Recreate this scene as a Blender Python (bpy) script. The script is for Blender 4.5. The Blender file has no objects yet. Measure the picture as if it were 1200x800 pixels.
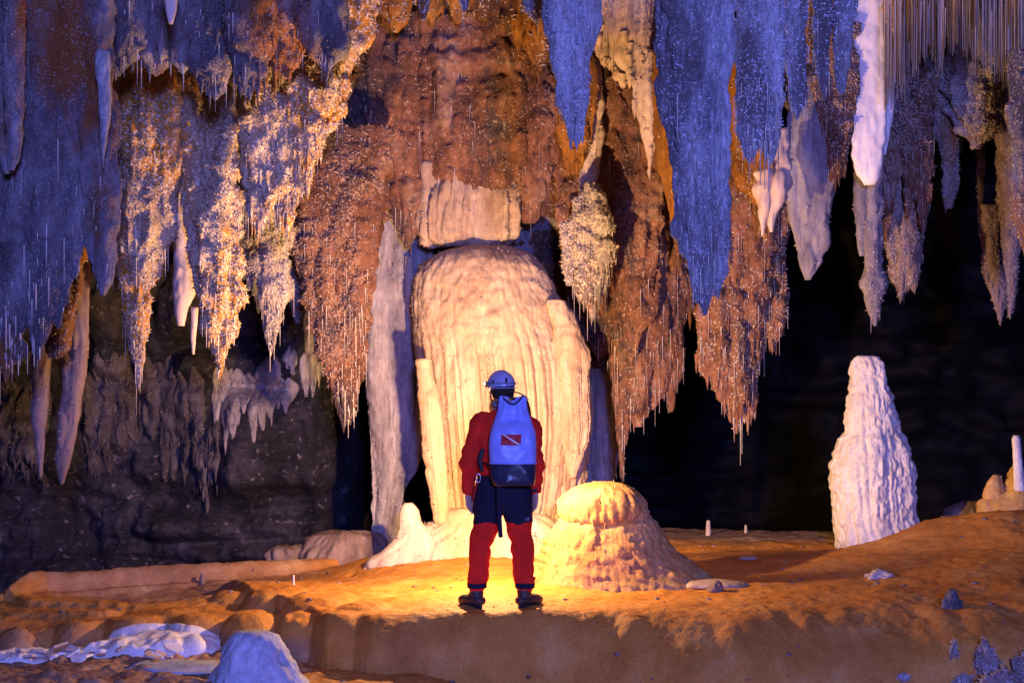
import bpy, bmesh, math, random
import numpy as np
from mathutils import Vector, Matrix

# ------------------------------------------------------------------ camera, world, lights, exposure
SC = bpy.context.scene
COL = SC.collection
CAMZ, FPX, HORIZON = 1.6, 1667.0, 458.0
cam = bpy.data.cameras.new('camera'); camo = bpy.data.objects.new('camera', cam); COL.objects.link(camo)
camo.location = (0, 0, CAMZ); camo.rotation_euler = (math.radians(90), 0, 0)
cam.sensor_width = 36; cam.lens = 50.0; cam.shift_y = 58 / 1200.0; cam.clip_end = 200
SC.camera = camo
SC.view_settings.view_transform = 'Standard'; SC.view_settings.look = 'None'
SC.view_settings.exposure = 0; SC.view_settings.gamma = 1
world = bpy.data.worlds.new('World'); SC.world = world; world.use_nodes = True
world.node_tree.nodes['Background'].inputs[0].default_value = (0.03, 0.05, 0.30, 1)
world.node_tree.nodes['Background'].inputs[1].default_value = 0.012
try:
    SC.cycles.max_bounces = 5; SC.cycles.diffuse_bounces = 3; SC.cycles.use_denoising = True
except Exception: pass


def lamp(name, kind, loc, color, power, size, target=None, spot=None, blend=0.5, light_specular=1.0):
    l = bpy.data.lights.new(name, kind); l.color = color; l.energy = power
    if kind == 'AREA': l.size = size
    else: l.shadow_soft_size = size
    if spot: l.spot_size = math.radians(spot); l.spot_blend = blend
    o = bpy.data.objects.new(name, l); COL.objects.link(o); o.location = loc
    if target is not None:
        o.rotation_euler = (Vector(target) - Vector(loc)).to_track_quat('-Z', 'Y').to_euler()
    return o

LAMP = (-0.20, 11.62, 0.95)
WARM = (1.0, 0.58, 0.26)
lamp('warm_cave_lamp', 'POINT', LAMP, WARM, 360, 0.035)
lamp('warm_fill_spot', 'SPOT', (-0.18, 11.12, 1.18), WARM, 1050, 0.035, target=(0.3, 13.4, 3.3), spot=172, blend=0.45)  # extra warm spot, added to brighten column, wall and stalagmite
BLUE = (0.19, 0.235, 1.0)
lamp('blue_camera_side_light', 'AREA', (1.4, -5.0, 3.4), BLUE, 2700, 1.2, target=(0.2, 12, 2.4))  # unseen blue light behind the camera, no cave entrance there

# ------------------------------------------------------------------ noise
rng = np.random.default_rng(7)
_L = rng.random((64, 64, 64)).astype(np.float32) * 2 - 1
def noise(p):
    p = np.asarray(p, dtype=np.float32); i = np.floor(p).astype(np.int32); f = p - i; f = f * f * (3 - 2 * f)
    x0, y0, z0 = (i[:, 0] & 63), (i[:, 1] & 63), (i[:, 2] & 63)
    x1, y1, z1 = (x0 + 1) & 63, (y0 + 1) & 63, (z0 + 1) & 63
    fx, fy, fz = f[:, 0], f[:, 1], f[:, 2]
    a = _L[x0, y0, z0] * (1 - fx) + _L[x1, y0, z0] * fx
    b = _L[x0, y1, z0] * (1 - fx) + _L[x1, y1, z0] * fx
    c = _L[x0, y0, z1] * (1 - fx) + _L[x1, y0, z1] * fx
    d = _L[x0, y1, z1] * (1 - fx) + _L[x1, y1, z1] * fx
    return (a * (1 - fy) + b * fy) * (1 - fz) + (c * (1 - fy) + d * fy) * fz
def fbm(p, o=3, lac=2.1, gain=0.5):
    s = 0; a = 1; q = np.asarray(p, dtype=np.float32)
    for k in range(o):
        s = s + a * noise(q + 17.3 * k); q = q * lac; a *= gain
    return s
def smooth(a, b, x):
    t = np.clip((x - a) / (b - a), 0, 1); return t * t * (3 - 2 * t)

# ------------------------------------------------------------------ object helpers
def build(name, V, F, mat, parent=None, loc=(0, 0, 0), label=None, cat=None, group=None, kind=None, shade=True):
    """V: (n,3) world positions, F: list of (m,k) index arrays -> one mesh object with its origin at loc"""
    V = np.asarray(V, dtype=np.float32) - np.asarray(loc, dtype=np.float32)
    me = bpy.data.meshes.new(name)
    if not isinstance(F, list): F = [F]
    F = [np.asarray(f, dtype=np.int32) for f in F if len(f)]
    idx = np.concatenate([f.ravel() for f in F])
    cnt = np.concatenate([np.full(len(f), f.shape[1], np.int32) for f in F])
    me.vertices.add(len(V)); me.vertices.foreach_set('co', V.ravel())
    me.loops.add(len(idx)); me.loops.foreach_set('vertex_index', idx)
    me.polygons.add(len(cnt)); st = np.concatenate([[0], np.cumsum(cnt)[:-1]]).astype(np.int32)
    me.polygons.foreach_set('loop_start', st); me.polygons.foreach_set('loop_total', cnt)
    if shade: me.polygons.foreach_set('use_smooth', np.ones(len(cnt), bool))
    me.update(calc_edges=True)
    me.materials.append(mat)
    o = bpy.data.objects.new(name, me); COL.objects.link(o)
    if parent is not None:
        o.parent = parent
        pl = parent_world(parent)
        o.location = Vector(loc) - pl
    else: o.location = loc
    return tag(o, label, cat, group, kind)
def parent_world(o):
    v = Vector((0, 0, 0))
    while o is not None: v = v + o.location; o = o.parent
    return v
def tag(o, label=None, cat=None, group=None, kind=None):
    if label: o['label'] = label
    if cat: o['category'] = cat
    if group: o['group'] = group
    if kind: o['kind'] = kind
    return o
def empty(name, loc, label, cat, group=None):
    o = bpy.data.objects.new(name, None); COL.objects.link(o); o.location = loc; o.empty_display_size = 0.1
    return tag(o, label, cat, group)

def X(px, d): return (px - 600.0) / FPX * d
def Z(py, d): return CAMZ + (HORIZON - py) / FPX * d

# ------------------------------------------------------------------ materials
def mat_rock(name, cols, scale=3.0, speck=None, speck_amt=0.5, speck_scale=45, bump=0.5, bump_scale=50, rough=0.75,
             stretch=1.0, ochre=None, ochre_amt=0.0, spec=0.3, dark=None, dark_amt=0.0, sss=0.0, fine=0.25, strata=0.0):
    m = bpy.data.materials.new(name); m.use_nodes = True
    nt = m.node_tree; N = nt.nodes; Lk = nt.links
    bs = N['Principled BSDF']; bs.inputs['Roughness'].default_value = rough
    bs.inputs['Specular IOR Level'].default_value = spec
    geo = N.new('ShaderNodeNewGeometry')
    mp = N.new('ShaderNodeMapping'); mp.inputs['Scale'].default_value = (1, 1, stretch)
    Lk.new(geo.outputs['Position'], mp.inputs[0])
    def nz(sc, det=4, src=None, r=0.6, off=0.0):
        n = N.new('ShaderNodeTexNoise'); n.inputs['Scale'].default_value = sc; n.inputs['Detail'].default_value = det
        n.inputs['Roughness'].default_value = r
        s = src or mp.outputs[0]
        if off:
            a = N.new('ShaderNodeVectorMath'); a.inputs[1].default_value = (off, off * .7, off * 1.3)
            Lk.new(s, a.inputs[0]); s = a.outputs[0]
        Lk.new(s, n.inputs['Vector']); return n.outputs['Fac']
    def ramp(src, stops):
        r = N.new('ShaderNodeValToRGB'); e = r.color_ramp.elements
        while len(e) < len(stops): e.new(0.5)
        for el, (p, c) in zip(e, stops):
            el.position = p; el.color = (c[0], c[1], c[2], 1) if not isinstance(c, float) else (c, c, c, 1)
        Lk.new(src, r.inputs[0]); return r.outputs[0]
    def mix(f, a, b, t='MIX'):
        x = N.new('ShaderNodeMix'); x.data_type = 'RGBA'; x.blend_type = t
        for s, v in ((0, f), (6, a), (7, b)):
            if isinstance(v, (float, int)): x.inputs[s].default_value = v
            elif isinstance(v, tuple): x.inputs[s].default_value = (*v, 1)
            else: Lk.new(v, x.inputs[s])
        return x.outputs[2]
    n = len(cols)
    base = ramp(nz(scale, 6, r=0.65), [(0.32 + 0.36 * i / max(1, n - 1), c) for i, c in enumerate(cols)])
    fin = ramp(nz(scale * 9, 4, off=3.0), [(0.3, 1.0 - fine), (0.7, 1.0 + 0.0)])
    base = mix(1.0, base, fin, 'MULTIPLY')
    if ochre:
        base = mix(ramp(nz(1.3, 4, off=5.1), [(0.62 - 0.25 * ochre_amt, 0.0), (0.70 - 0.2 * ochre_amt, 1.0)]), base, ochre)
    if dark:
        base = mix(ramp(nz(2.1, 5, off=9.1), [(0.60 - 0.25 * dark_amt, 0.0), (0.72 - 0.2 * dark_amt, 1.0)]), base, dark)
    if speck:
        a = ramp(nz(speck_scale, 3, src=geo.outputs['Position'], off=1.7), [(0.66 - 0.2 * speck_amt, 0.0), (0.74 - 0.2 * speck_amt, 1.0)])
        b = ramp(nz(scale * 2.2, 4, off=7.7), [(0.42 - .1 * speck_amt, 0.0), (0.6 - .1 * speck_amt, 1.0)])
        f = N.new('ShaderNodeMath'); f.operation = 'MULTIPLY'; Lk.new(a, f.inputs[0]); Lk.new(b, f.inputs[1])
        base = mix(f.outputs[0], base, speck)
    Lk.new(base, bs.inputs['Base Color'])
    h = nz(bump_scale, 5, r=0.7)
    if strata:
        w = N.new('ShaderNodeTexNoise'); w.inputs['Scale'].default_value = 1.2; w.inputs['Detail'].default_value = 6
        m2 = N.new('ShaderNodeMapping'); m2.inputs['Scale'].default_value = (0.6, 0.6, 9)
        Lk.new(geo.outputs['Position'], m2.inputs[0]); Lk.new(m2.outputs[0], w.inputs['Vector'])
        ad = N.new('ShaderNodeMath'); ad.operation = 'MULTIPLY_ADD'; ad.inputs[1].default_value = strata
        Lk.new(w.outputs['Fac'], ad.inputs[0]); Lk.new(h, ad.inputs[2]); h = ad.outputs[0]
    bp = N.new('ShaderNodeBump'); bp.inputs['Strength'].default_value = bump; bp.inputs['Distance'].default_value = 0.04 if speck else 0.02
    Lk.new(h, bp.inputs['Height']); Lk.new(bp.outputs[0], bs.inputs['Normal'])
    if sss:
        bs.inputs['Subsurface Weight'].default_value = sss; bs.inputs['Subsurface Radius'].default_value = (0.03, 0.015, 0.006)
    return m
def mat_plain(name, col, rough=0.6, spec=0.4, bump=0.0, bscale=80, var=0.15, vscale=12, metal=0, emit=None, es=0):
    m = bpy.data.materials.new(name); m.use_nodes = True; nt = m.node_tree; N = nt.nodes; Lk = nt.links
    bs = N['Principled BSDF']; bs.inputs['Roughness'].default_value = rough; bs.inputs['Specular IOR Level'].default_value = spec
    bs.inputs['Metallic'].default_value = metal
    tc = N.new('ShaderNodeTexCoord'); n = N.new('ShaderNodeTexNoise'); n.inputs['Scale'].default_value = vscale
    n.inputs['Detail'].default_value = 4; Lk.new(tc.outputs['Object'], n.inputs['Vector'])
    r = N.new('ShaderNodeValToRGB'); r.color_ramp.elements[0].position = .3; r.color_ramp.elements[1].position = .7
    a = tuple(c * (1 - var) for c in col); r.color_ramp.elements[0].color = (*a, 1); r.color_ramp.elements[1].color = (*col, 1)
    Lk.new(n.outputs['Fac'], r.inputs[0]); Lk.new(r.outputs[0], bs.inputs['Base Color'])
    if bump:
        n2 = N.new('ShaderNodeTexNoise'); n2.inputs['Scale'].default_value = bscale; Lk.new(tc.outputs['Object'], n2.inputs['Vector'])
        b = N.new('ShaderNodeBump'); b.inputs['Strength'].default_value = bump; b.inputs['Distance'].default_value = .01
        Lk.new(n2.outputs['Fac'], b.inputs['Height']); Lk.new(b.outputs[0], bs.inputs['Normal'])
    if emit: bs.inputs['Emission Color'].default_value = (*emit, 1); bs.inputs['Emission Strength'].default_value = es
    return m

PALE = (0.72, 0.64, 0.56)
M = {}
M['brown'] = mat_rock('brown_crusted_calcite', [(0.10, 0.045, 0.03), (0.20, 0.085, 0.05), (0.33, 0.15, 0.09), (0.42, 0.28, 0.20)], 2.2,
                      speck=(0.6, 0.48, 0.42), speck_amt=0.3, speck_scale=38, bump=0.9, bump_scale=38, stretch=0.6,
                      dark=(0.07, 0.05, 0.06), dark_amt=.25, fine=.45)
M['grey'] = mat_rock('grey_crusted_calcite', [(0.11, 0.10, 0.11), (0.24, 0.2, 0.2), (0.40, 0.35, 0.33), (0.6, 0.55, 0.52)], 2.0,
                     speck=(0.8, 0.75, 0.7), speck_amt=0.45, speck_scale=42, bump=0.9, bump_scale=42, stretch=0.35,
                     ochre=(0.30, 0.13, 0.04), ochre_amt=.3, fine=.4)
M['gold'] = mat_rock('golden_crusted_calcite', [(0.22, 0.15, 0.11), (0.45, 0.30, 0.18), (0.62, 0.48, 0.33), (0.7, 0.6, 0.48)], 2.6,
                     speck=(0.85, 0.76, 0.62), speck_amt=0.6, speck_scale=40, bump=0.9, bump_scale=40, stretch=0.6,
                     ochre=(0.50, 0.22, 0.02), ochre_amt=.55, dark=(0.13, 0.08, 0.08), dark_amt=.15, fine=.4)
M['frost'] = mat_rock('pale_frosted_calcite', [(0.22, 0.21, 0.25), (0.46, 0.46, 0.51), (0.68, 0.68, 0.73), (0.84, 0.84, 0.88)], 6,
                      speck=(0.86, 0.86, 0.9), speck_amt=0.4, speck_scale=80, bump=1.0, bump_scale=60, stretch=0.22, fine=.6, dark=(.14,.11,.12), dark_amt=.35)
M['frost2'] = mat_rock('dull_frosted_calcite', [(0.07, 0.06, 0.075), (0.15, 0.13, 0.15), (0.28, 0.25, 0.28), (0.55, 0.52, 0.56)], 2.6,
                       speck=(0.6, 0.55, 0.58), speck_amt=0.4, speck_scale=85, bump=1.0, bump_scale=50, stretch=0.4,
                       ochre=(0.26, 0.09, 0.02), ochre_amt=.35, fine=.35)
M['ochre'] = mat_rock('ochre_flowstone', [(0.12, 0.045, 0.01), (0.30, 0.12, 0.012), (0.50, 0.24, 0.03)], 4.0, bump=0.7, bump_scale=50,
                      stretch=0.25, dark=(0.08, 0.035, 0.02), dark_amt=.5)
M['cream'] = mat_rock('cream_fluted_flowstone', [(0.32, 0.20, 0.13), (0.47, 0.34, 0.235), (0.58, 0.45, 0.33)], 4, bump=0.6, bump_scale=26,
                      stretch=0.22, rough=.6, dark=(0.36, 0.22, 0.14), dark_amt=.14, fine=.25)
M['smooth'] = mat_rock('smooth_pinkish_calcite', [(0.42, 0.31, 0.27), (0.58, 0.45, 0.38), (0.68, 0.56, 0.48)], 2.5, bump=0.35, bump_scale=30,
                       stretch=0.2, rough=.6)
M['dull'] = mat_rock('dull_brown_smooth_calcite', [(0.15, 0.09, 0.08), (0.25, 0.17, 0.15), (0.36, 0.26, 0.24)], 2.5, bump=0.5, bump_scale=30,
                     stretch=0.2, rough=.65)
M['white'] = mat_rock('white_calcite', [(0.74, 0.68, 0.62), (0.86, 0.82, 0.78), (0.9, 0.88, 0.86)], 3.0, bump=0.4, bump_scale=22,
                      stretch=0.5, rough=.5, sss=0.0, fine=.1)
M['mound'] = mat_rock('ochre_cream_mound_calcite', [(0.42, 0.21, 0.06), (0.55, 0.31, 0.10), (0.66, 0.43, 0.19)], 3.0, bump=0.7, bump_scale=34,
                      dark=(0.30, 0.15, 0.08), dark_amt=.25, fine=.3)
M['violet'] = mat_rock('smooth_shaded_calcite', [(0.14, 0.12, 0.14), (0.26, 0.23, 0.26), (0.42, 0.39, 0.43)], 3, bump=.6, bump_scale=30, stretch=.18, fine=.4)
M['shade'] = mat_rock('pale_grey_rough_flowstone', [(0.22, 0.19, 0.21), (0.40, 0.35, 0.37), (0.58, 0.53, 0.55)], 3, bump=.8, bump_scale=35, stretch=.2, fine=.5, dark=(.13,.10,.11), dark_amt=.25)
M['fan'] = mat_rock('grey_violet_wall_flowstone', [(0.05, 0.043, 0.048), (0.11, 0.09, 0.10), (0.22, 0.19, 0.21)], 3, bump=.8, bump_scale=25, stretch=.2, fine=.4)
M['rock'] = mat_rock('blue_shade_toned_limestone', [(0.014, 0.013, 0.019), (0.038, 0.035, 0.05), (0.095, 0.083, 0.12)], 1.6, speck=(0.2, 0.17, 0.19), speck_amt=.3,  # blue-grey tone puts the blue shade into the wall colour
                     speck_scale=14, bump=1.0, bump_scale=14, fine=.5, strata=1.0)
M['rockdeep'] = mat_rock('darkness_toned_limestone', [(0.002, 0.002, 0.0025), (0.005, 0.0045, 0.006), (0.012, 0.011, 0.014)], 0.8, bump=0.8, bump_scale=8,  # darkness of the unlit chamber painted as a near-black albedo
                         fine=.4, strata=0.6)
M['ceil'] = mat_rock('cave_ceiling_rock', [(0.06, 0.03, 0.02), (0.14, 0.07, 0.045), (0.24, 0.14, 0.1)], 2, speck=(0.6, 0.5, 0.45), speck_amt=.3,
                     bump=0.9, bump_scale=20, fine=.4)
M['nodular'] = mat_rock('white_nodular_calcite', [(0.66, 0.58, 0.54), (0.80, 0.74, 0.70), (0.88, 0.85, 0.82)], 5.0, bump=0.9, bump_scale=34, stretch=0.8, rough=.55, fine=.22)
M['bluelit'] = mat_rock('blue_light_tinted_calcite', [(0.36, 0.38, 0.46), (0.52, 0.55, 0.64), (0.66, 0.69, 0.78)], 5.0, bump=0.7, bump_scale=30, stretch=0.6, rough=.6, fine=.3)  # white stone with the blue light put into its colour
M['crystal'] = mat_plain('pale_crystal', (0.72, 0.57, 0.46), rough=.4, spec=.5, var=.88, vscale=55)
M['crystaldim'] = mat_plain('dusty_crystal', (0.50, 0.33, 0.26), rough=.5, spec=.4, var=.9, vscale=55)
M['crystalblue'] = mat_plain('clear_white_crystal', (0.80, 0.80, 0.86), rough=.3, spec=.6, var=.75, vscale=55)
M['straw'] = mat_plain('soda_straw_calcite', (0.82, 0.72, 0.62), rough=.35, spec=.6, var=.35, vscale=5)
M['strawgold'] = mat_plain('yellow_straw_calcite', (0.75, 0.52, 0.22), rough=.35, spec=.6, var=.3, vscale=5)

# ------------------------------------------------------------------ formation generator
def resample(rows, n, curve=1.0):
    """rows: (py, xl, xr) top to bottom -> smooth interpolation in n steps"""
    r = np.array(rows, float); t = r[:, 0]
    ts = np.linspace(t[0], t[-1], n)
    def mono(y):
        h = np.diff(t); dl = np.diff(y) / h; m = np.zeros(len(y)); m[0] = dl[0]; m[-1] = dl[-1]
        for i in range(1, len(y) - 1):
            m[i] = 0 if dl[i - 1] * dl[i] <= 0 else 2 * dl[i - 1] * dl[i] / (dl[i - 1] + dl[i])
        k = np.clip(np.searchsorted(t, ts, side='right') - 1, 0, len(h) - 1); s = (ts - t[k]) / h[k]
        return ((1 + 2 * s) * (1 - s) ** 2 * y[k] + s * (1 - s) ** 2 * h[k] * m[k] + s * s * (3 - 2 * s) * y[k + 1] + s * s * (s - 1) * h[k] * m[k + 1])
    return ts, mono(r[:, 1]), mono(r[:, 2])

def loft(rows, d, ratio=0.7, maxdepth=0.8, res=0.031, flute=0.0, flutek=40, bump=0.03, bscale=7.0, fine=0.012, seed=0, lobe=0.12,
         mindepth=0.02, vs=0.5, custom=None, ledge=0.0, edge=0.0):
    """closed tube whose outline seen from the front follows rows; returns V, F, N(approx)"""
    r = np.array(rows, float)
    H = (r[-1, 0] - r[0, 0]) / FPX * d
    nz = int(np.clip(H / res, 10, 420))
    ts, xl, xr = resample(rows, nz)
    zc = Z(ts, d); cx = X((xl + xr) / 2, d); a = np.maximum((xr - xl) / 2 / FPX * d, 0.002)
    b = np.minimum(np.maximum(a * ratio, np.minimum(a, mindepth)), maxdepth)
    per = np.pi * (a.max() + b.max()) * 0.5
    nf = int(np.clip(2 * per / res, 10, 420)); nb = max(6, nf // 3)
    th = np.concatenate([np.linspace(np.pi, 2 * np.pi, nf, endpoint=False), np.linspace(0, np.pi, nb, endpoint=False)])
    n = len(th); T, I = np.meshgrid(th, np.arange(nz)); T = T.ravel(); I = I.ravel()
    ca, sa = np.cos(T), np.sin(T)
    A, B = a[I], b[I]
    P = np.stack([cx[I] + A * ca, d + B * sa, zc[I]], 1)
    Nn = np.stack([B * ca, A * sa, np.zeros(len(T))], 1); Nn /= np.linalg.norm(Nn, axis=1)[:, None] + 1e-9
    so = seed * 3.77
    taper = np.clip(A / 0.12, 0.15, 1)
    disp = np.zeros(len(T))
    side = np.abs(ca) ** 2
    if lobe:
        q = P * np.array([1.6, 1.6, 0.35]) + so
        disp += lobe * np.minimum(A, 0.8) * fbm(q, 3) * (1 - 0.75 * side)
    if flute:
        q = np.stack([ca * A * flutek / 6.0 + so, sa * B * flutek / 6, P[:, 2] * 0.5], 1)
        disp += flute * (np.abs(noise(q)) * 2 - 0.7) * np.minimum(1, A * 6)
    if ledge:
        q = np.stack([P[:, 0] * .8, P[:, 1] * .8, P[:, 2] * 5.5 + 0.6 * noise(P * 1.5)], 1)
        disp += ledge * (np.abs(noise(q + so)) * 2 - 0.6) * np.minimum(1, A * 4)
    if bump:
        q = P * np.array([bscale, bscale, bscale * vs]) + so
        disp += bump * taper * (np.abs(noise(q)) * 2 - 0.6 + 0.7 * np.abs(noise(q * 2.3 + 9)))
    if edge:
        q = np.stack([ca * 1.5, sa * 1.5, P[:, 2] * 12], 1) + so
        disp += edge * taper * (fbm(q, 3) + .6 * np.abs(noise(q * 2.7)))
    if fine: disp += fine * taper * noise(P * 26 + so)
    P = P + Nn * disp[:, None]
    P[:, 2] += (bump * 0.6 * taper) * noise(P * 9 + 31 + so)
    if custom: P = custom(P, T, I / nz, A, B)
    i, j = np.meshgrid(np.arange(nz - 1), np.arange(n), indexing='ij'); i = i.ravel(); j = j.ravel(); j2 = (j + 1) % n
    F = np.stack([i * n + j2, i * n + j, (i + 1) * n + j, (i + 1) * n + j2], 1)
    V = np.vstack([P, [[cx[0], d, zc[0]], [cx[-1], d, zc[-1]]]])
    c0, c1 = len(P), len(P) + 1; jj = np.arange(n); jn = (jj + 1) % n
    C0 = np.stack([jj, jn, np.full(n, c0)], 1); b0 = (nz - 1) * n
    C1 = np.stack([b0 + jn, b0 + jj, np.full(n, c1)], 1)
    return V, F, np.vstack([C0, C1])

def merge(parts):
    Vs, Qs, Ts, o = [], [], [], 0
    for V, Q, T in parts:
        Vs.append(V)
        if len(Q): Qs.append(Q + o)
        if len(T): Ts.append(T + o)
        o += len(V)
    return np.vstack(Vs), (np.vstack(Qs) if Qs else np.zeros((0, 4), int)), (np.vstack(Ts) if Ts else np.zeros((0, 3), int))

def sample(V, Q, n, zlow=0.0, facing=True, down=0.0):
    """n random surface points + normals; zlow>0 favours the lower part"""
    a, b, c, d = V[Q[:, 0]], V[Q[:, 1]], V[Q[:, 2]], V[Q[:, 3]]
    nr = np.cross(c - a, d - b); ar = np.linalg.norm(nr, axis=1) + 1e-12; nn = nr / ar[:, None]
    w = ar.copy()
    if facing: w = w * np.clip(-nn[:, 1] + 0.35, 0.02, 1)
    if down: w = w * (np.clip(-nn[:, 2], 0, 1) * down + 0.15)
    if zlow:
        z = a[:, 2]; t = (z - z.min()) / (z.max() - z.min() + 1e-6); w = w * (zlow ** (-t * 2))
    k = rng.choice(len(Q), n, p=w / w.sum()); u = rng.random((n, 2))
    p = (a[k] * (1 - u[:, :1]) + b[k] * u[:, :1]) * (1 - u[:, 1:]) + (d[k] * (1 - u[:, :1]) + c[k] * u[:, :1]) * u[:, 1:]
    return p, nn[k]

def crystals(V, Q, n, size=0.018, down=0.3, clump=True):
    m = n * 2 if clump else n
    p, nn = sample(V, Q, m)
    if clump:
        f = noise(p * np.array([3, 3, 1.6]) + 5) + 0.5 * noise(p * 9 + 11)
        k = np.argsort(-f + rng.normal(0, .35, len(f)))[:n]; p, nn = p[k], nn[k]
    n = len(p)
    s = size * .88 * (0.4 + rng.random(n) ** 2.5 * 1.7)
    ax = nn + rng.normal(0, .5, (n, 3)); ax[:, 2] -= down; ax /= np.linalg.norm(ax, axis=1)[:, None]
    t1 = np.cross(ax, rng.normal(0, 1, (n, 3))); t1 /= np.linalg.norm(t1, axis=1)[:, None]; t2 = np.cross(ax, t1)
    base = p - nn * 0.006; r = (s * 0.33)[:, None]
    P = [base + t1 * r, base - t1 * r * .5 + t2 * r * .87, base - t1 * r * .5 - t2 * r * .87, p + ax * s[:, None]]
    Vv = np.stack(P, 1).reshape(-1, 3); o = np.arange(n)[:, None] * 4
    T = np.concatenate([o + [0, 1, 3], o + [1, 2, 3], o + [2, 0, 3]])
    return Vv, T
def straws(p, L, r=0.0035, lean=0.0):
    n = len(p); L = L[:, None]; r = (r * (0.7 + 0.6 * rng.random(n)))[:, None]
    off = np.zeros((n, 3)); off[:, 0] = rng.normal(0, lean, n); rings = []
    top = p + [0, 0, 0.02]; bot = p + off; bot[:, 2] -= L[:, 0]
    for c, k in ((top, 1.25), (bot, 0.75)):
        for a in (0, 2.094, 4.189):
            rings.append(c + np.concatenate([np.cos(a) * r * k, np.sin(a) * r * k, np.zeros((n, 1))], 1))
    V = np.stack(rings, 1).reshape(-1, 3); o = np.arange(n)[:, None] * 6
    Q = np.concatenate([o + [0, 1, 4, 3], o + [1, 2, 5, 4], o + [2, 0, 3, 5]])
    return V, Q, o + [5, 4, 3]
def cones(p, L, r, seg=6):
    """small hanging drip tips, lumpy"""
    n = len(p); ks = [(-.25, .9), (0, 1), (.3, .85), (.62, .5), (1, .06)]; V = []
    ph = rng.random(n) * 6.28
    for t, k in ks:
        for s in range(seg):
            a = ph + s * 2 * np.pi / seg; rr = r * k * (1 + .25 * rng.normal(0, 1, n))
            V.append(p + np.stack([np.cos(a) * rr, np.sin(a) * rr, -t * L], 1))
    V = np.stack(V, 1).reshape(-1, 3); m = len(ks) * seg; o = np.arange(n)[:, None] * m; Q = []
    for k in range(len(ks) - 1):
        for s in range(seg):
            s2 = (s + 1) % seg
            Q.append(o + [k * seg + s2, k * seg + s, (k + 1) * seg + s, (k + 1) * seg + s2])
    return V, np.concatenate(Q), np.zeros((0, 3), int)

def rock_disp(V, amp=.35, seed=0):
    q = V * np.array([.7, .7, 1.0]) + seed
    led = V * np.array([.35, .35, 3.4]) + seed; led[:, 2] += .5 * noise(V * .8)
    return .16 * (np.abs(noise(V * np.array([1.9, 1.9, 2.6]) + seed)) * 2 - .6) + amp * (fbm(q, 4) + .5 * (np.abs(noise(led)) * 2 - .7)) + \
        .06 * (np.abs(noise(V * 5)) - .3) + .02 * noise(V * 16) + .03 * fbm(V * np.array([9, 9, 4]), 2)
def wall_left_y(x, z):
    u = (x + 9.5) / 8.3
    y = 16.6 - .5 * np.abs(u - .55) + 3.4 * smooth(.86, 1.0, u) - 1.4 * smooth(.35, 0, u)
    y = y - .35 * smooth(1.7, 2.6, z) + .25 * smooth(.9, .2, z)
    return y - rock_disp(np.stack([x, y, z], 1), .3, 3)
def on_wall(P, T, t, A, B):
    P[:, 1] = wall_left_y(P[:, 0], P[:, 2]) + (P[:, 1] - 16.5)
    return P
SEED = [1]
def formation(name, label, cat, lobes, d, mat, group=None, ratio=0.7, maxdepth=0.8, crys=1.0, csize=0.02, cmat='crystal',
              nstraw=0, slen=0.12, smat='straw', tips=0, tiplen=0.12, tipr=0.02, zlow=6.0, parts=None, **kw):
    """lobes: list of rows (or (rows, dd) with its own distance)"""
    SEED[0] += 1
    P = []
    for i, lb in enumerate(lobes):
        dd = d
        if isinstance(lb, tuple): lb, dd = lb
        P.append(loft(lb, dd, ratio=ratio, maxdepth=maxdepth, seed=SEED[0] + i * .37, **kw))
    V, Q, T = merge(P)
    core = (V, Q)
    if tips:
        p, nn = sample(V, Q, tips, zlow=zlow * 2)
        L = tiplen * (0.4 + rng.random(tips) * 1.0); r = tipr * (0.5 + rng.random(tips))
        V, Q, T = merge([(V, Q, T), cones(p - nn * 0.01, L, r)])
    z0 = float(V[:, 2].max()); loc = (float(V[:, 0].mean()), d, z0)
    if cat == 'stalagmite' or name in ('flowstone_column', 'flowstone_pillar', 'boulder'): loc = (loc[0], d, float(V[:, 2].min()))
    o = build(name, V, [Q, T], M[mat] if isinstance(mat, str) else mat, loc=loc, label=label, cat=cat, group=group)
    a, b, c, e = (core[0][core[1][:, k]] for k in range(4)); area = np.linalg.norm(np.cross(c - a, e - b), axis=1).sum() / 2
    if crys:
        n = int(min(7500, area * 2000 * crys))
        if n > 20:
            cv, ct = crystals(core[0], core[1], n, csize)
            build('crystal_crust', cv, [ct], M[cmat], parent=o, loc=loc, kind='stuff', shade=False)
    if nstraw:
        nstraw = int(nstraw * .62)
        p, nn = sample(core[0], core[1], nstraw, zlow=zlow)
        L = slen * (0.15 + rng.random(nstraw) ** 3 * 2.6)
        sv, sq, st = straws(p + nn * 0.01, L)
        build('soda_straws', sv, [sq, st], M[smat], parent=o, loc=loc, kind='stuff')
    return o

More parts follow.
